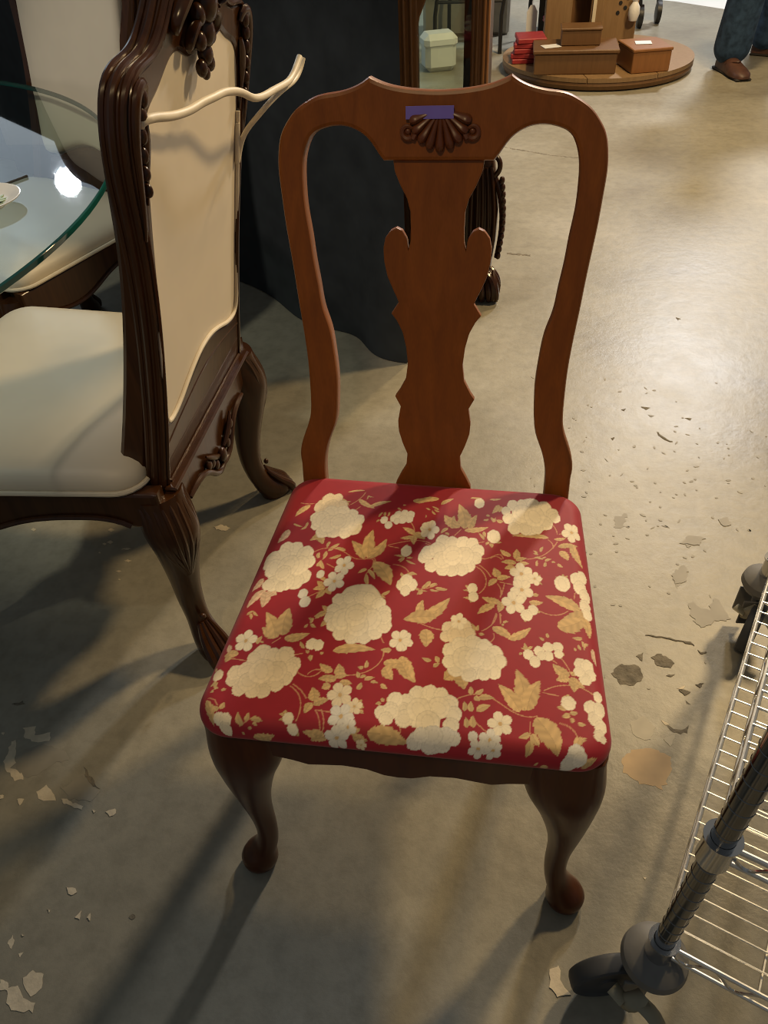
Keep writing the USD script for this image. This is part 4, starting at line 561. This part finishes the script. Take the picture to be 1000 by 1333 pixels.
for s in (-1, 1):
    ap.append(tube([(.274, s * .165, .357), (.276, s * .12, .360), (.277, s * .085, .349), (.277, s * .055, .322), (.276, s * .0, .306)], [.004, .006, .006, .006, .006], 8, 4))
    for y, z in ((.052, .345), (.036, .328), (.068, .352)): ap.append(blob((.276, s * y, z), (.006, .010, .011)))
    ap.append(tube([(.276, s * .015, .335), (.279, s * .04, .350), (.278, s * .075, .378)], [.003, .006, .002], 8, 4))
ap.append(blob((.277, 0, .325), (.008, .014, .016)))
obj('apron_carving', cat_(ap), walnut, uc)
def cab_leg(x, y, dx, dy, name):
    d = np.array([dx, dy]) / math.hypot(dx, dy); T = math.atan2(dy, dx)
    path = [(0, .036, .034, .026), (.012, .038, .040, .030), (.03, .030, .040, .030), (.05, .014, .031, .027), (.075, .000, .025, .023), (.12, -.010, .024, .024), (.18, -.008, .028, .027), (.24, .002, .034, .033), (.30, .012, .042, .042), (.34, .014, .046, .048), (.38, .006, .046, .046), (.42, -.004, .044, .044)]
    Q = spline([(z, o, a, c) for z, o, a, c in path], 3)
    m = [column([(x + d[0] * o, y + d[1] * o, z, a, c, 2.3, T) for z, o, a, c in Q], 24)]
    leg = obj(name, m[0], walnut, uc); n = np.array([-d[1], d[0]]); cv = []
    for k in np.linspace(-1, 1, 9):   # fan of leaf ridges on the knee
        P = []
        for z, o, r in ((.415, .036, .040), (.37, .052, .040), (.32, .057, .036), (.27, .045, .022), (.235, .036, .008)):
            a = k * (1.25 if z > .3 else .9); P.append((x + d[0] * (o - r + r * math.cos(a)) + n[0] * r * 1.08 * math.sin(a), y + d[1] * (o - r + r * math.cos(a)) + n[1] * r * 1.08 * math.sin(a), z))
        cv.append(tube(P, [.004, .0055, .005, .004, .002], 7, 3))
    obj('knee_carving', cat_(cv), walnut, leg); tc = []
    for k in (-1, -.35, .35, 1):
        f = lambda o, z, b: (x + d[0] * o + n[0] * k * b, y + d[1] * o + n[1] * k * b, z)
        tc.append(tube([f(.022, .085, .010), f(.040, .060, .017), f(.062, .036, .021), f(.076, .016, .022), f(.074, .004, .022)], [.004, .007, .009, .009, .006], 8, 3))
    tc.append(blob((x + d[0] * .027, y + d[1] * .027, .105), (.006, .006, .007)))
    obj('toe_carving', cat_(tc), walnut, leg)
cab_leg(.245, -.218, .75, -.66, 'rear_leg'); cab_leg(.245, .232, .75, .66, 'rear_leg')
cab_leg(-.255, -.245, -.7, -.7, 'front_leg'); cab_leg(-.255, .245, -.7, .7, 'front_leg')
copy_of(uc, (-1.214, 1.448, 0), 65.8, 'carved walnut chair with cream leather seen beyond the glass table')

# ---------------------------------------------------------------- glass table and saucer
gt = thing('glass_table', 'round glass dining table with green polished edge', 'table', (-1.795, .713, 0))
RT, ZT = 1.133, .745
obj('glass_top', lathe([(0, ZT - .012), (RT - .004, ZT - .012), (RT - .004, ZT), (0, ZT)], 160), glass_top, gt, 'clear glass top', smooth=20)
a = np.linspace(0, 2 * PI, 160, endpoint=False); prof = [(RT - .004, -.0128), (RT - .001, -.0118), (RT, -.0105), (RT, -.0025), (RT - .001, -.0012), (RT - .004, -.0002)]
obj('polished_edge', trimesh.util.concatenate([loft([[(r * math.cos(t), r * math.sin(t), ZT + z) for t in a] for r, z in prof], cap=False)]), glass_edge, gt, 'green polished edge of the glass')
obj('pedestal', lathe([(.0, 0), (.30, 0), (.31, .02), (.30, .05), (.16, .09), (.10, .16), (.085, .28), (.12, .40), (.16, .50), (.13, .60), (.09, .66), (.14, .71), (.22, .732), (0, .733)], 48), walnut, gt)
sx, sy = -.882, .838
sa = thing('saucer', 'white china saucer with green leaves on the glass table', 'saucer', (sx, sy, ZT))
obj('dish', lathe([(0, .0005), (.045, .0005), (.048, .004), (.062, .010), (.076, .016), (.0775, .0185), (.075, .019), (.060, .0125), (.046, .0075), (0, .006)], 64), porcelain, sa)
lf = []
for ang in (0, 50, 140, 230, 300, 345):
    for q in (-25, 10, 40):
        P = [(0, 0), (.012, .006), (.024, .004), (.034, 0), (.024, -.005), (.012, -.006)]; c, s = math.cos(math.radians(q)), math.sin(math.radians(q))
        m = trimesh.creation.extrude_polygon(Polygon([(x * c - y * s + .02, x * s + y * c) for x, y in P]), .0012, engine='earcut'); lf.append(shift(rotated(m, ang), 0, 0, .0078))
keys(obj('leaf_print', cat_(lf), green, sa, 'green leaf print'), kind='stuff')
obj('black_pen', tube([(-.920, .900, ZT + .0026), (-.870, .997, ZT + .0026)], .0024, 10), blackmetal, None, 'thin dark stick lying on the glass beside the saucer', cat='stick')

# ---------------------------------------------------------------- black draped partition
A0 = np.array([-.185, 1.545]); D0 = np.array([-.783, .622]); N0 = np.array([-.622, -.783]) ; Ldr, Hd = 3.1, 1.28
nu, nv = 200, 60; rows = []
def drape(u, t):   # u metres along the face, t from 0 (top) to 1 (floor)
    fold = .5 + .5 * math.sin(u * 15 + 1.3 * math.sin(u * 4.1)) ; sw = max(0, t - .45) / .55
    off = .008 * math.sin(u * 9 + 2) * t + sw ** 1.6 * (.045 * fold + .012)
    e = min(u, .2) / .2
    q = A0 + D0 * u + N0 * (off * (e ** .5))
    return (*q, max(.004, Hd * (1 - t)))
g = np.array([[drape(u, t) for u in np.linspace(0, Ldr, nu)] for t in np.linspace(0, 1, nv)])
back = g.copy(); back[..., :2] = (A0 + [-.09, .17])[None, None] + D0 * np.linspace(0, Ldr, nu)[None, :, None]
ringsd = []
for k in range(nu): ringsd.append(np.vstack([g[:, k], back[::-1][:, k][::1]]))
dr = loft(ringsd)
wb = thing('added_white_box', 'added white box standing in for the pale blur in the cabinet glass', 'box', (-.42, 5.05, 0), 20); obj('body', box(-.10, .10, -.08, .08, 0, .20, .03), whitewall, wb); obj('cloth', box(-.108, .108, -.088, .088, .12, .21, .03), white, wb)  # added stand-in for the pale blur in the cabinet glass
keys(obj('draped_partition', dr, black_cloth, None, smooth=50), 'tall partition draped in black cloth behind the chairs', 'partition')

# ---------------------------------------------------------------- display cabinet on carved claw feet
dcab = thing('display_cabinet', 'wooden glazed display cabinet on carved claw feet behind the floral chair', 'cabinet')
X0, X1, Y0, Y1 = -.30, .005, 2.0, 2.36
obj('base', box(X0, X1 - .03, Y0 + .03, Y1, .12, .50), walnut, dcab)
obj('base_moulding', cat_(box(X0 - .01, X1 + .02, Y0 - .02, Y1, .47, .505, .008), box(X0 - .005, X1 + .005, Y0 - .008, Y1, .505, .53, .006)), walnut, dcab)
def post(x0, x1, y, z0, z1, mat, name):
    f = obj(name, box(x0, x1, y, y + .045, z0, z1, .004), mat, dcab)
    for i in range(2):
        xx = x0 + (x1 - x0) * (.32 + .36 * i); obj('bead', tube([(xx, y - .001, z0), (xx, y - .001, z1)], .0055, 8), mat, f)
post(-.252, -.196, Y0, .53, 1.75, amber, 'door_stile'); post(-.046, X1, Y0, .53, 1.75, amber, 'door_stile')
br = [(-.196, .80), (-.192, .82), (-.180, .845), (-.168, .87), (-.162, .90), (-.160, 1.0), (-.162, 1.1), (-.168, 1.13), (-.18, 1.155), (-.192, 1.18), (-.196, 1.2)]
obj('door_stile_carving', slab(br + [(-.205, 1.2), (-.205, .80)], [], .03, .003, lambda A: np.c_[A[:, 0], Y0 + .006 + A[:, 2], A[:, 1]]), amber, dcab)
obj('door_rail', box(-.252, X1, Y0 + .002, Y0 + .044, .53, .59), amber, dcab); obj('door_rail', box(-.252, X1, Y0 + .002, Y0 + .044, 1.68, 1.75), amber, dcab)
obj('glass_pane', box(-.20, -.04, Y0 + .020, Y0 + .024, .58, 1.69, .0005), glass_top, dcab, 'clear glass pane')
obj('side_panel', box(X1 - .02, X1 - .002, Y0 + .04, Y1, .53, 1.75, .002), darkwood, dcab); obj('side_panel', box(X0, X0 + .02, Y0 + .04, Y1, .53, 1.75, .002), darkwood, dcab)
obj('back_glass', box(X0 + .02, X1 - .02, Y1 - .02, Y1 - .016, .53, 1.75, .0005), glass_top, dcab, 'clear glass back')
for x0_, x1_ in ((-.085, -.021), (X0 + .021, -.23)): obj('rear_stile', box(x0_, x1_, Y1 - .05, Y1 - .021, .53, 1.75, .003), darkwood, dcab)
obj('top', box(X0 - .03, X1 + .03, Y0 - .03, Y1, 1.75, 1.82, .012), amber, dcab); obj('shelf', box(X0 + .02, X1 - .02, Y0 + .06, Y1 - .03, .985, .991, .001), glass_top, dcab, 'glass shelf')
for sx_, xx in ((1, .012), (-1, -.29)):
    fx = lambda x: xx + sx_ * x
    prof = [(0, .0), (.0, .46), (.03, .46), (.036, .43), (.046, .40), (.060, .33), (.065, .26), (.060, .19), (.052, .13), (.056, .10), (.05, .06)]
    lg = obj('carved_leg', column([(fx(-.012), Y0 + .03, .05, .040, .045, 3, 0), (fx(-.010), Y0 + .025, .12, .040, .042, 3.5, 0), (fx(-.006), Y0 + .02, .2, .046, .045, 4, 0), (fx(-.004), Y0 + .02, .30, .048, .046, 4, 0), (fx(-.010), Y0 + .025, .40, .042, .042, 4, 0), (fx(-.016), Y0 + .03, .47, .036, .04, 4, 0)]), walnut, dcab)
    fl_ = [tube([(fx(-.012 + o * .78), Y0 - .016, .43), (fx(-.006 + o), Y0 - .027, .30), (fx(-.006 + o), Y0 - .026, .2), (fx(-.010 + o * .8), Y0 - .016, .11)], .0062, 8, 3) for o in (-.036, -.018, 0, .018, .036)]
    obj('flute', cat_(fl_), walnut, lg)
    ac = [tube([(fx(.028), Y0 - .01, .40), (fx(.048), Y0 - .012, .345), (fx(.058), Y0 - .01, .27), (fx(.054), Y0 - .008, .20), (fx(.044), Y0 - .006, .14)], [.008, .010, .010, .009, .007], 8, 4)]
    for z in np.arange(.15, .40, .022): ac.append(blob((fx(.046 + .014 * math.sin((z - .12) / .3 * PI)), Y0 - .014, z), (.009, .010, .013), 1))
    ac.append(tube([(fx(.030), Y0 - .01, .46), (fx(.042), Y0 - .016, .44), (fx(.036), Y0 - .014, .415), (fx(.026), Y0 - .012, .405)], .008, 8, 3))
    obj('acanthus', cat_(ac), walnut, lg)
    cf = [hull(((fx(-.008), Y0 + .03, .035), .034), ((fx(.012), Y0 - .008, .042), .038), ((fx(.020), Y0 - .02, .075), .030))]
    for k in range(5):
        y = Y0 - .05 + .022 * k; x_ = .042 + .012 * math.sin(k); cf.append(tube([(fx(x_ - .03), y + .008, .10), (fx(x_ - .008), y, .078), (fx(x_), y - .006, .045), (fx(x_ - .002), y - .01, .012)], [.007, .012, .013, .008], 8, 3))
    for k in range(5): cf.append(tube([(fx(-.045 + .02 * k), Y0 - .02, .10), (fx(-.045 + .022 * k), Y0 - .048, .07), (fx(-.045 + .024 * k), Y0 - .058, .03), (fx(-.045 + .024 * k), Y0 - .054, .008)], [.006, .011, .012, .008], 8, 3))
    obj('claw_foot', cat_(cf), walnut, lg)
# ---------------------------------------------------------------- chrome wire shelving cart
wc = thing('wire_shelf_cart', 'chrome wire shelving cart on rubber casters', 'cart', (.343, -.082, 0))
U_, V_ = np.array([.375, .927, 0]), np.array([.927, -.375, 0]); LU, LV = .745, .46
def at(u, v, z): return U_ * u + V_ * v + np.array([0, 0, z])
for u, v in ((0, 0), (LU, 0), (0, LV), (LU, LV)):
    c = at(u, v, 0); tall = 1.35 if False else .78
    ps = obj('post', lathe([(0, .15), (.0125, .15), (.0125, tall), (.010, tall + .004), (0, tall + .004)], 20, c), postchrome, wc)
    keys(obj('post_ring', cat_([lathe([(.0122, z - .0009), (.0131, z), (.0122, z + .0009)], 20, c) for z in np.arange(.20, tall, .0254)]), postchrome, ps), kind='stuff')
    cs = obj('caster', cat_(lathe([(0, .095), (.010, .095), (.010, .155), (.0, .155)], 16, c), tube([c + (0, 0, .11), c + (-.005, -.01, .085)], .012, 10), box(c[0] - .035, c[0] - .002, c[1] - .026, c[1] - .022, .035, .10, .001), box(c[0] - .035, c[0] - .002, c[1] + .012, c[1] + .016, .035, .10, .001)), castgrey, wc, 'caster with grey bumper, dark wheel and brake')
    obj('bumper', lathe([(.012, .118), (.028, .112), (.038, .118), (.0435, .129), (.041, .141), (.033, .148), (.020, .152), (.012, .160), (.012, .118)], 40, c), castgrey, cs, 'round grey rubber bumper')
    wh = lathe([(0, -.012), (.012, -.012), (.014, -.009), (.040, -.009), (.047, -.013), (.0505, -.011), (.052, -.006), (.052, .006), (.0505, .011), (.047, .013), (.040, .009), (.014, .009), (.012, .012), (0, .012)], 40)
    wa, wx, wy = (14, -.050, -.005) if u == 0 else (62, -.014, -.048)
    wh = rotated(rotated(wh, 90, (1, 0, 0)), wa, (0, 0, 1)); obj('wheel', shift(wh, c[0] + wx, c[1] + wy, .052), tyre, cs, 'dark wheel')
    bk = tube([c + (-.012, -.036, .100), c + (-.030, -.045, .090), c + (-.040, -.040, .082)], [.009, .012, .008], 10, 3, .35); b2 = tube([c + (-.022, -.042, .094), c + (.004, -.062, .088), c + (.014, -.082, .074)], [.010, .011, .008], 10, 3, .35)
    obj('brake_pedal', cat_(bk, b2, tube([c + (-.05, -.030, .09), c + (-.035, -.045, .088)], [.010, .009], 10, 0, .3)), brake, cs, 'bent brass-coloured brake pedal')
def shelf(z):
    bars = []
    for dz, r in ((0, .0032), (-.030, .0028)):
        for a, b in (((0, 0), (LU, 0)), ((0, LV), (LU, LV)), ((0, 0), (0, LV)), ((LU, 0), (LU, LV))): bars.append(tube([at(*a, z + dz), at(*b, z + dz)], r, 8))
    sh = obj('shelf_frame', cat_(bars), wirezinc, wc)
    for a, b in (((0, 0), (LU, 0)), ((0, LV), (LU, LV)), ((0, 0), (0, LV)), ((LU, 0), (LU, LV))):
        A, B = at(*a, 0), at(*b, 0); n = int(np.linalg.norm(B - A) / .030); t = np.linspace(.04, .96, n * 6 + 1)
        obj('truss_wire', tube([A + (B - A) * q + (0, 0, z - .015 + .0135 * math.cos(q * n * PI)) for q in t], .0021, 6), chrome, sh)
    for i, u in enumerate(np.arange(.0254, LU - .01, .0254)):
        obj('mat_wire', tube([at(u, 0, z + .003), at(u, LV, z + .003)], .0015, 6), wirezinc, sh)
    for v in (LV * .25, LV * .5, LV * .75): obj('support_wire', tube([at(0, v, z - .003), at(LU, v, z - .003)], .0020, 6), wirezinc, sh)
    for u, v in ((0, 0), (LU, 0), (0, LV), (LU, LV)):
        obj('corner_collar', lathe([(.0128, z - .034), (.0175, z - .034), (.0165, z + .008), (.0195, z + .010), (.0195, z + .013), (.0128, z + .013), (.0128, z - .034)], 28, at(u, v, 0)), chrome, sh)
shelf(.185); shelf(.475)

# ---------------------------------------------------------------- far background
rt = thing('round_tabletop', 'round wooden table top lying on the far floor', 'table top', (.56, 5.05, 0))
for i, (a, b) in enumerate(((-.58, -.20), (-.196, .205), (.209, .58))):
    c = Polygon([(.575 * math.cos(t), .575 * math.sin(t)) for t in np.linspace(0, 2 * PI, 96)]).intersection(shapely.box(a, -1, b, 1))
    obj('plank', shift(rotated(trimesh.creation.extrude_polygon(c, .022, engine='earcut'), 12), 0, 0, .048), oak, rt)
obj('rim', lathe([(0, 0), (.53, 0), (.565, .008), (.575, .03), (.57, .0475), (0, .0475)], 96), oakdark, rt)
ws = thing('wooden_case', 'tall pale oak case with open middle standing on the round top', 'case', (.5, 5.05, .0705))
obj('side_panel', box(-.27, -.115, .02, .30, 0, 1.1), oak, ws); obj('side_panel', box(.065, .27, .02, .30, 0, 1.1), oak, ws)
obj('back_panel', box(-.115, .065, .20, .23, 0, 1.1), oakdark, ws); obj('centre_post', box(-.005, .075, .0, .04, 0, 1.1), oak, ws); obj('top', box(-.29, .29, -.01, .32, 1.1, 1.14), oak, ws)
for x, z in ((.155, .21), (.195, .235), (.165, .26), (.205, .285)): obj('screw_hole', shift(rotated(lathe([(0, 0), (.011, 0), (.011, .002), (0, .002)], 14), 90, (1, 0, 0)), x, .0195, z), blackmetal, ws)
obj('green_strap', tube([(-.075, .18, .42), (-.08, .175, .33), (-.055, .17, .27), (-.03, .175, .31), (-.03, .18, .42)], .010, 8, 4), plain('green_strap', (.05, .085, .075), .7), None, 'dark green strap looped in the middle of the wooden case', cat='strap').GetAttribute('points')
def top(prim, x, y, z):  # sets a top-level mesh at its place
    UsdGeom.Xformable(prim).AddTranslateOp().Set(Gf.Vec3d(x, y, z)); return prim
top(stage.GetPrimAtPath('/World/green_strap'), .5, 5.05, .0705)
b = thing('wooden_box', 'dark oak box in front of the wooden case', 'box', (.40, 4.70, .0705)); obj('body', box(-.225, .235, -.13, .14, 0, .105, .004), oakdark, b); obj('lid', box(-.235, .245, -.14, .15, .1055, .125, .004), oakdark, b)
b = thing('wooden_box', 'small oak box stacked on the dark box', 'box', (.42, 4.74, .1965)); obj('body', box(-.10, .12, -.08, .07, 0, .075, .004), oakdark, b); obj('lid', box(-.105, .125, -.085, .075, .0755, .087, .003), oakdark, b)
b = thing('wooden_box', 'orange-brown wooden box with a white card right of the dark box', 'box', (.785, 4.72, .0705), 14); obj('body', box(-.10, .12, -.14, .12, 0, .105, .004), amber, b); obj('lid', box(-.105, .125, -.145, .125, .1055, .122, .004), amber, b)
keys(top(obj('paper_card', box(-.045, .045, -.04, .04, 0, .0015, .0003), white), .785, 4.72, .194), 'white card on the orange-brown box', 'card')
keys(top(obj('paper_card', rotated(box(-.05, .05, -.04, .04, 0, .0015, .0003), 20), white), .265, 4.66, .197), 'white card on the left end of the dark box', 'card')
for k in range(5):
    keys(top(obj('red_box', rotated(box(-.085, .085, -.10, .10, 0, .026, .004), [4, -6, 3, -2, 7][k]), redp), .125 + .006 * k, 4.93, .0706 + .0265 * k), ['lowest flat red box of the stack', 'second flat red box from the bottom of the stack', 'middle flat red box of the stack', 'fourth flat red box from the bottom of the stack', 'topmost flat red box of the stack'][k], 'box', 'flat red boxes in a stack')
ft = thing('folding_table', 'folding table with bent black metal legs at the back', 'table', (0, 0, 0))
obj('table_top', box(-.55, .175, 5.25, 5.95, .715, .745, .006), beige, ft)
for x, y in ((-.045, 5.43), (.14, 5.85), (-.48, 5.43), (-.42, 5.85)):
    obj('leg', tube([(x, y, 0), (x - .0, y, .22), (x + .015, y, .32), (x + .015, y, .715)], .013, 8), blackmetal, ft)
obj('brace', cat_(tube([(-.03, 5.43, .33), (.14, 5.80, .56)], .010, 8), tube([(-.48, 5.43, .30), (-.03, 5.43, .30)], .010, 8)), blackmetal, ft)
obj('hanging_tag', slab([(-.032, 0), (.032, 0), (.032, .11), (.012, .145), (-.012, .145), (-.032, .11)], [], .003, .0005, lambda A: np.c_[.15 + A[:, 0], 5.232 + A[:, 2], .16 + A[:, 1]]), white, None, 'white price tag hanging left of the wooden case', cat='tag')
obj('tag_string', tube([(.15, 5.2335, .300), (.152, 5.236, .50), (.155, 5.240, .75)], .002, 6), white, stage.GetPrimAtPath('/World/hanging_tag'))
t = thing('hanging_tag', 'white pear-shaped tag hanging at the right edge of the wooden case', 'tag', (.745, 5.035, .24)); obj('card', lathe([(0, 0), (.024, .006), (.034, .04), (.030, .075), (.014, .10), (0, .102)], 20), white, t); obj('knot', blob((0, 0, .115), (.022, .012, .014)), white, t); obj('string', tube([(0, 0, .12), (.005, .004, .3), (0, .01, .55)], .003, 6), white, t)
t = thing('hanging_tape', 'cream strip hanging down the post of the wooden case', 'tape', (.515, 5.038, .2)); obj('strip', box(-.010, .010, 0, .003, 0, .85, .0005), piping, t)
bb = thing('storage_bin', 'beige storage bin under the folding table', 'bin', (-.12, 6.1, 0)); obj('body', box(-.5, .12, -.12, .3, 0, .42, .02), beige, bb); obj('lid', box(-.52, .13, -.14, .32, .4205, .45, .01), beige, bb)
obj('dark_mat', box(.17, .36, 5.80, 6.1, 0, .025, .004), blackmetal, None, 'dark flat base on the floor left of the wooden case', cat='base')
bd = thing('dark_banner', 'black upright board with pink flowers left of the wooden case', 'board', (.26, 5.72, .0255)); obj('board', box(-.06, .06, 0, .03, 0, .95, .004), blackmetal, bd)
pk = plain('pink_petal', (.55, .20, .28), .6)
for k, (x, z) in enumerate([(-.01, .12), (.03, .2), (-.03, .26), (.01, .33), (.035, .42), (-.02, .48), (.02, .6)]): obj('pink_flower', cat_([blob((x + .014 * math.cos(q), -.004, z + .014 * math.sin(q)), (.010, .005, .010), 1) for q in np.arange(5) * 2 * PI / 5]), pk, bd)
cr_ = thing('floor_polisher', 'red machine with black wheels standing behind the round top', 'machine', (.97, 6.13, 0))
obj('body', hull(((-.13, .1, .30), .10), ((.04, .1, .30), .09), ((-.1, .1, .45), .08), n=2), redp, cr_)
for x, y in ((-.05, -.02), (.09, .12), (-.22, .1)):
    obj('wheel', shift(rotated(lathe([(0, -.02), (.05, -.02), (.07, -.015), (.072, .015), (.05, .02), (0, .02)], 24), 90, (0, 1, 0)), x, y, .072), blackmetal, cr_); obj('strut', tube([(x, y, .075), (x - .02, y + .06, .25)], .014, 8), blackmetal, cr_)

# ---------------------------------------------------------------- person at the back right
pe = thing('person', 'person in blue jeans and brown moccasins walking at the far right', 'person', (1.33, 4.80, 0))
def fig(bones, pitch=.014, it=12):
    m = manifold3d.Manifold()
    parts = []
    for (a, ra), (b_, rb) in bones:
        h = hull((np.array(a), ra), (np.array(b_), rb), n=2); parts.append(manifold3d.Manifold(manifold3d.Mesh(np.asarray(h.vertices, np.float32), np.asarray(h.faces, np.uint32))))
    m = manifold3d.Manifold.batch_boolean(parts, manifold3d.OpType.Add).refine_to_length(pitch * 2)
    t = tm(m); trimesh.smoothing.filter_taubin(t, iterations=it); return t
hipL, hipR = (.0, .06, .88), (.17, .16, .88); kneL, kneR = (.0, .05, .47), (.25, .30, .47); ankL, ankR = (-.01, .14, .09), (.26, .50, .10)
obj('jeans', fig([((hipL, .105), (kneL, .098)), ((kneL, .098), ((-.008, .115, .13), .104)), ((hipR, .105), (kneR, .095)), ((kneR, .095), ((.26, .47, .13), .102)), ((hipL, .12), (hipR, .12)), (((.08, .11, .98), .13), ((.085, .11, .90), .14))]), denim, pe)
sh_ = (.08, .09, 1.38)
obj('body', fig([((ankL, .04), (kneL, .05)), ((kneL, .05), (hipL, .07)), ((ankR, .04), (kneR, .05)), ((kneR, .05), (hipR, .07)), ((hipL, .07), (hipR, .07)), ((hipL, .07), ((.08, .1, 1.0), .08)), (((.08, .1, 1.0), .10), (sh_, .10)), ((sh_, .06), ((.08, .06, 1.56), .055)), (((.08, .05, 1.60), .085), ((.08, .03, 1.66), .095)), ((ankL, .04), ((-.01, .12, .2), .05)), ((ankR, .04), ((.26, .46, .2), .05)), (((-.13, .03, 1.38), .055), ((-.17, .04, 1.10), .042)), (((-.17, .04, 1.10), .04), ((-.12, -.12, .92), .028)), (((.29, .15, 1.38), .055), ((.33, .20, 1.10), .042)), (((.33, .2, 1.10), .04), ((.30, .05, .90), .028)), (((-.12, -.12, .92), .03), ((-.11, -.18, .86), .026)), (((.30, .05, .90), .03), ((.30, -.01, .83), .026)), (((.08, -.065, 1.62), .014), ((.08, -.075, 1.60), .016)), (((-.13, .03, 1.38), .05), ((.29, .15, 1.38), .05))]), skin, pe)
obj('shirt', fig([(((.08, .11, .95), .15), ((.08, .1, 1.2), .15)), (((-.10, .04, 1.36), .085), ((.26, .14, 1.36), .085)), (((.08, .1, 1.2), .15), ((.08, .09, 1.36), .12)), (((-.13, .03, 1.38), .07), ((-.16, .04, 1.16), .062)), (((.29, .15, 1.38), .07), ((.32, .20, 1.16), .062))]), shirt, pe)
obj('hair', fig([(((.08, .06, 1.70), .092), ((.08, .09, 1.64), .09))]), hairm, pe)
def mocc(heel, toe, name):
    h, t = np.array([*heel, 0.]), np.array([*toe, 0.]); d = t - h; L = np.linalg.norm(d[:2]); T = math.atan2(d[1], d[0]); rings = []; rs = []
    for q, w, ht in ((.0, .026, .060), (.05, .036, .085), (.2, .040, .095), (.42, .044, .092), (.6, .052, .075), (.75, .055, .062), (.88, .050, .052), (.97, .034, .040), (1.0, .018, .028)):
        a = np.linspace(0, PI, 15); n_ = np.array([-d[1], d[0]]) / L
        base = h[:2] + d[:2] * q
        rings.append([(*(base + n_ * (w * math.cos(x))), .014 + (ht - .014) * math.sin(x) ** .7) for x in a])
        rs.append([(*(base + n_ * (w * 1.07 * math.cos(x))), z) for x, z in zip(np.linspace(0, 2 * PI, 17)[:-1], [.0, .0, .0, .0, .0, .0, .0, .0, .016, .016, .016, .016, .016, .016, .016, .016])])
    s = obj(name, loft(rings), shoe, pe, 'brown leather moccasin', smooth=50)
    obj('sole', cat_([box(-.0, L * .98, -.046, .046, 0, .0138, .005).apply_transform(trimesh.transformations.translation_matrix(h) @ trimesh.transformations.rotation_matrix(T, (0, 0, 1)))]), sole, s)
    u = d[:2] / L; n_ = np.array([-u[1], u[0]]); ap_ = [(*(h[:2] + u * (L * (.66 - .22 * abs(k) ** 2)) + n_ * .040 * k), .078 - .022 * abs(k) ** 2) for k in np.linspace(-1, 1, 11)]
    obj('apron_seam', tube(ap_, .0045, 6, 2), shoe, s)
mocc((-.045, .185), (.04, -.15), 'shoe'); mocc((.20, .50), (.46, .38), 'shoe')
obj('sock', tube([(-.02, .11, .07), (-.015, .10, .15)], [.046, .05], 14), white, pe, 'white sock'); obj('sock', tube([(.27, .47, .07), (.265, .47, .15)], [.046, .05], 14), white, pe, 'white sock')
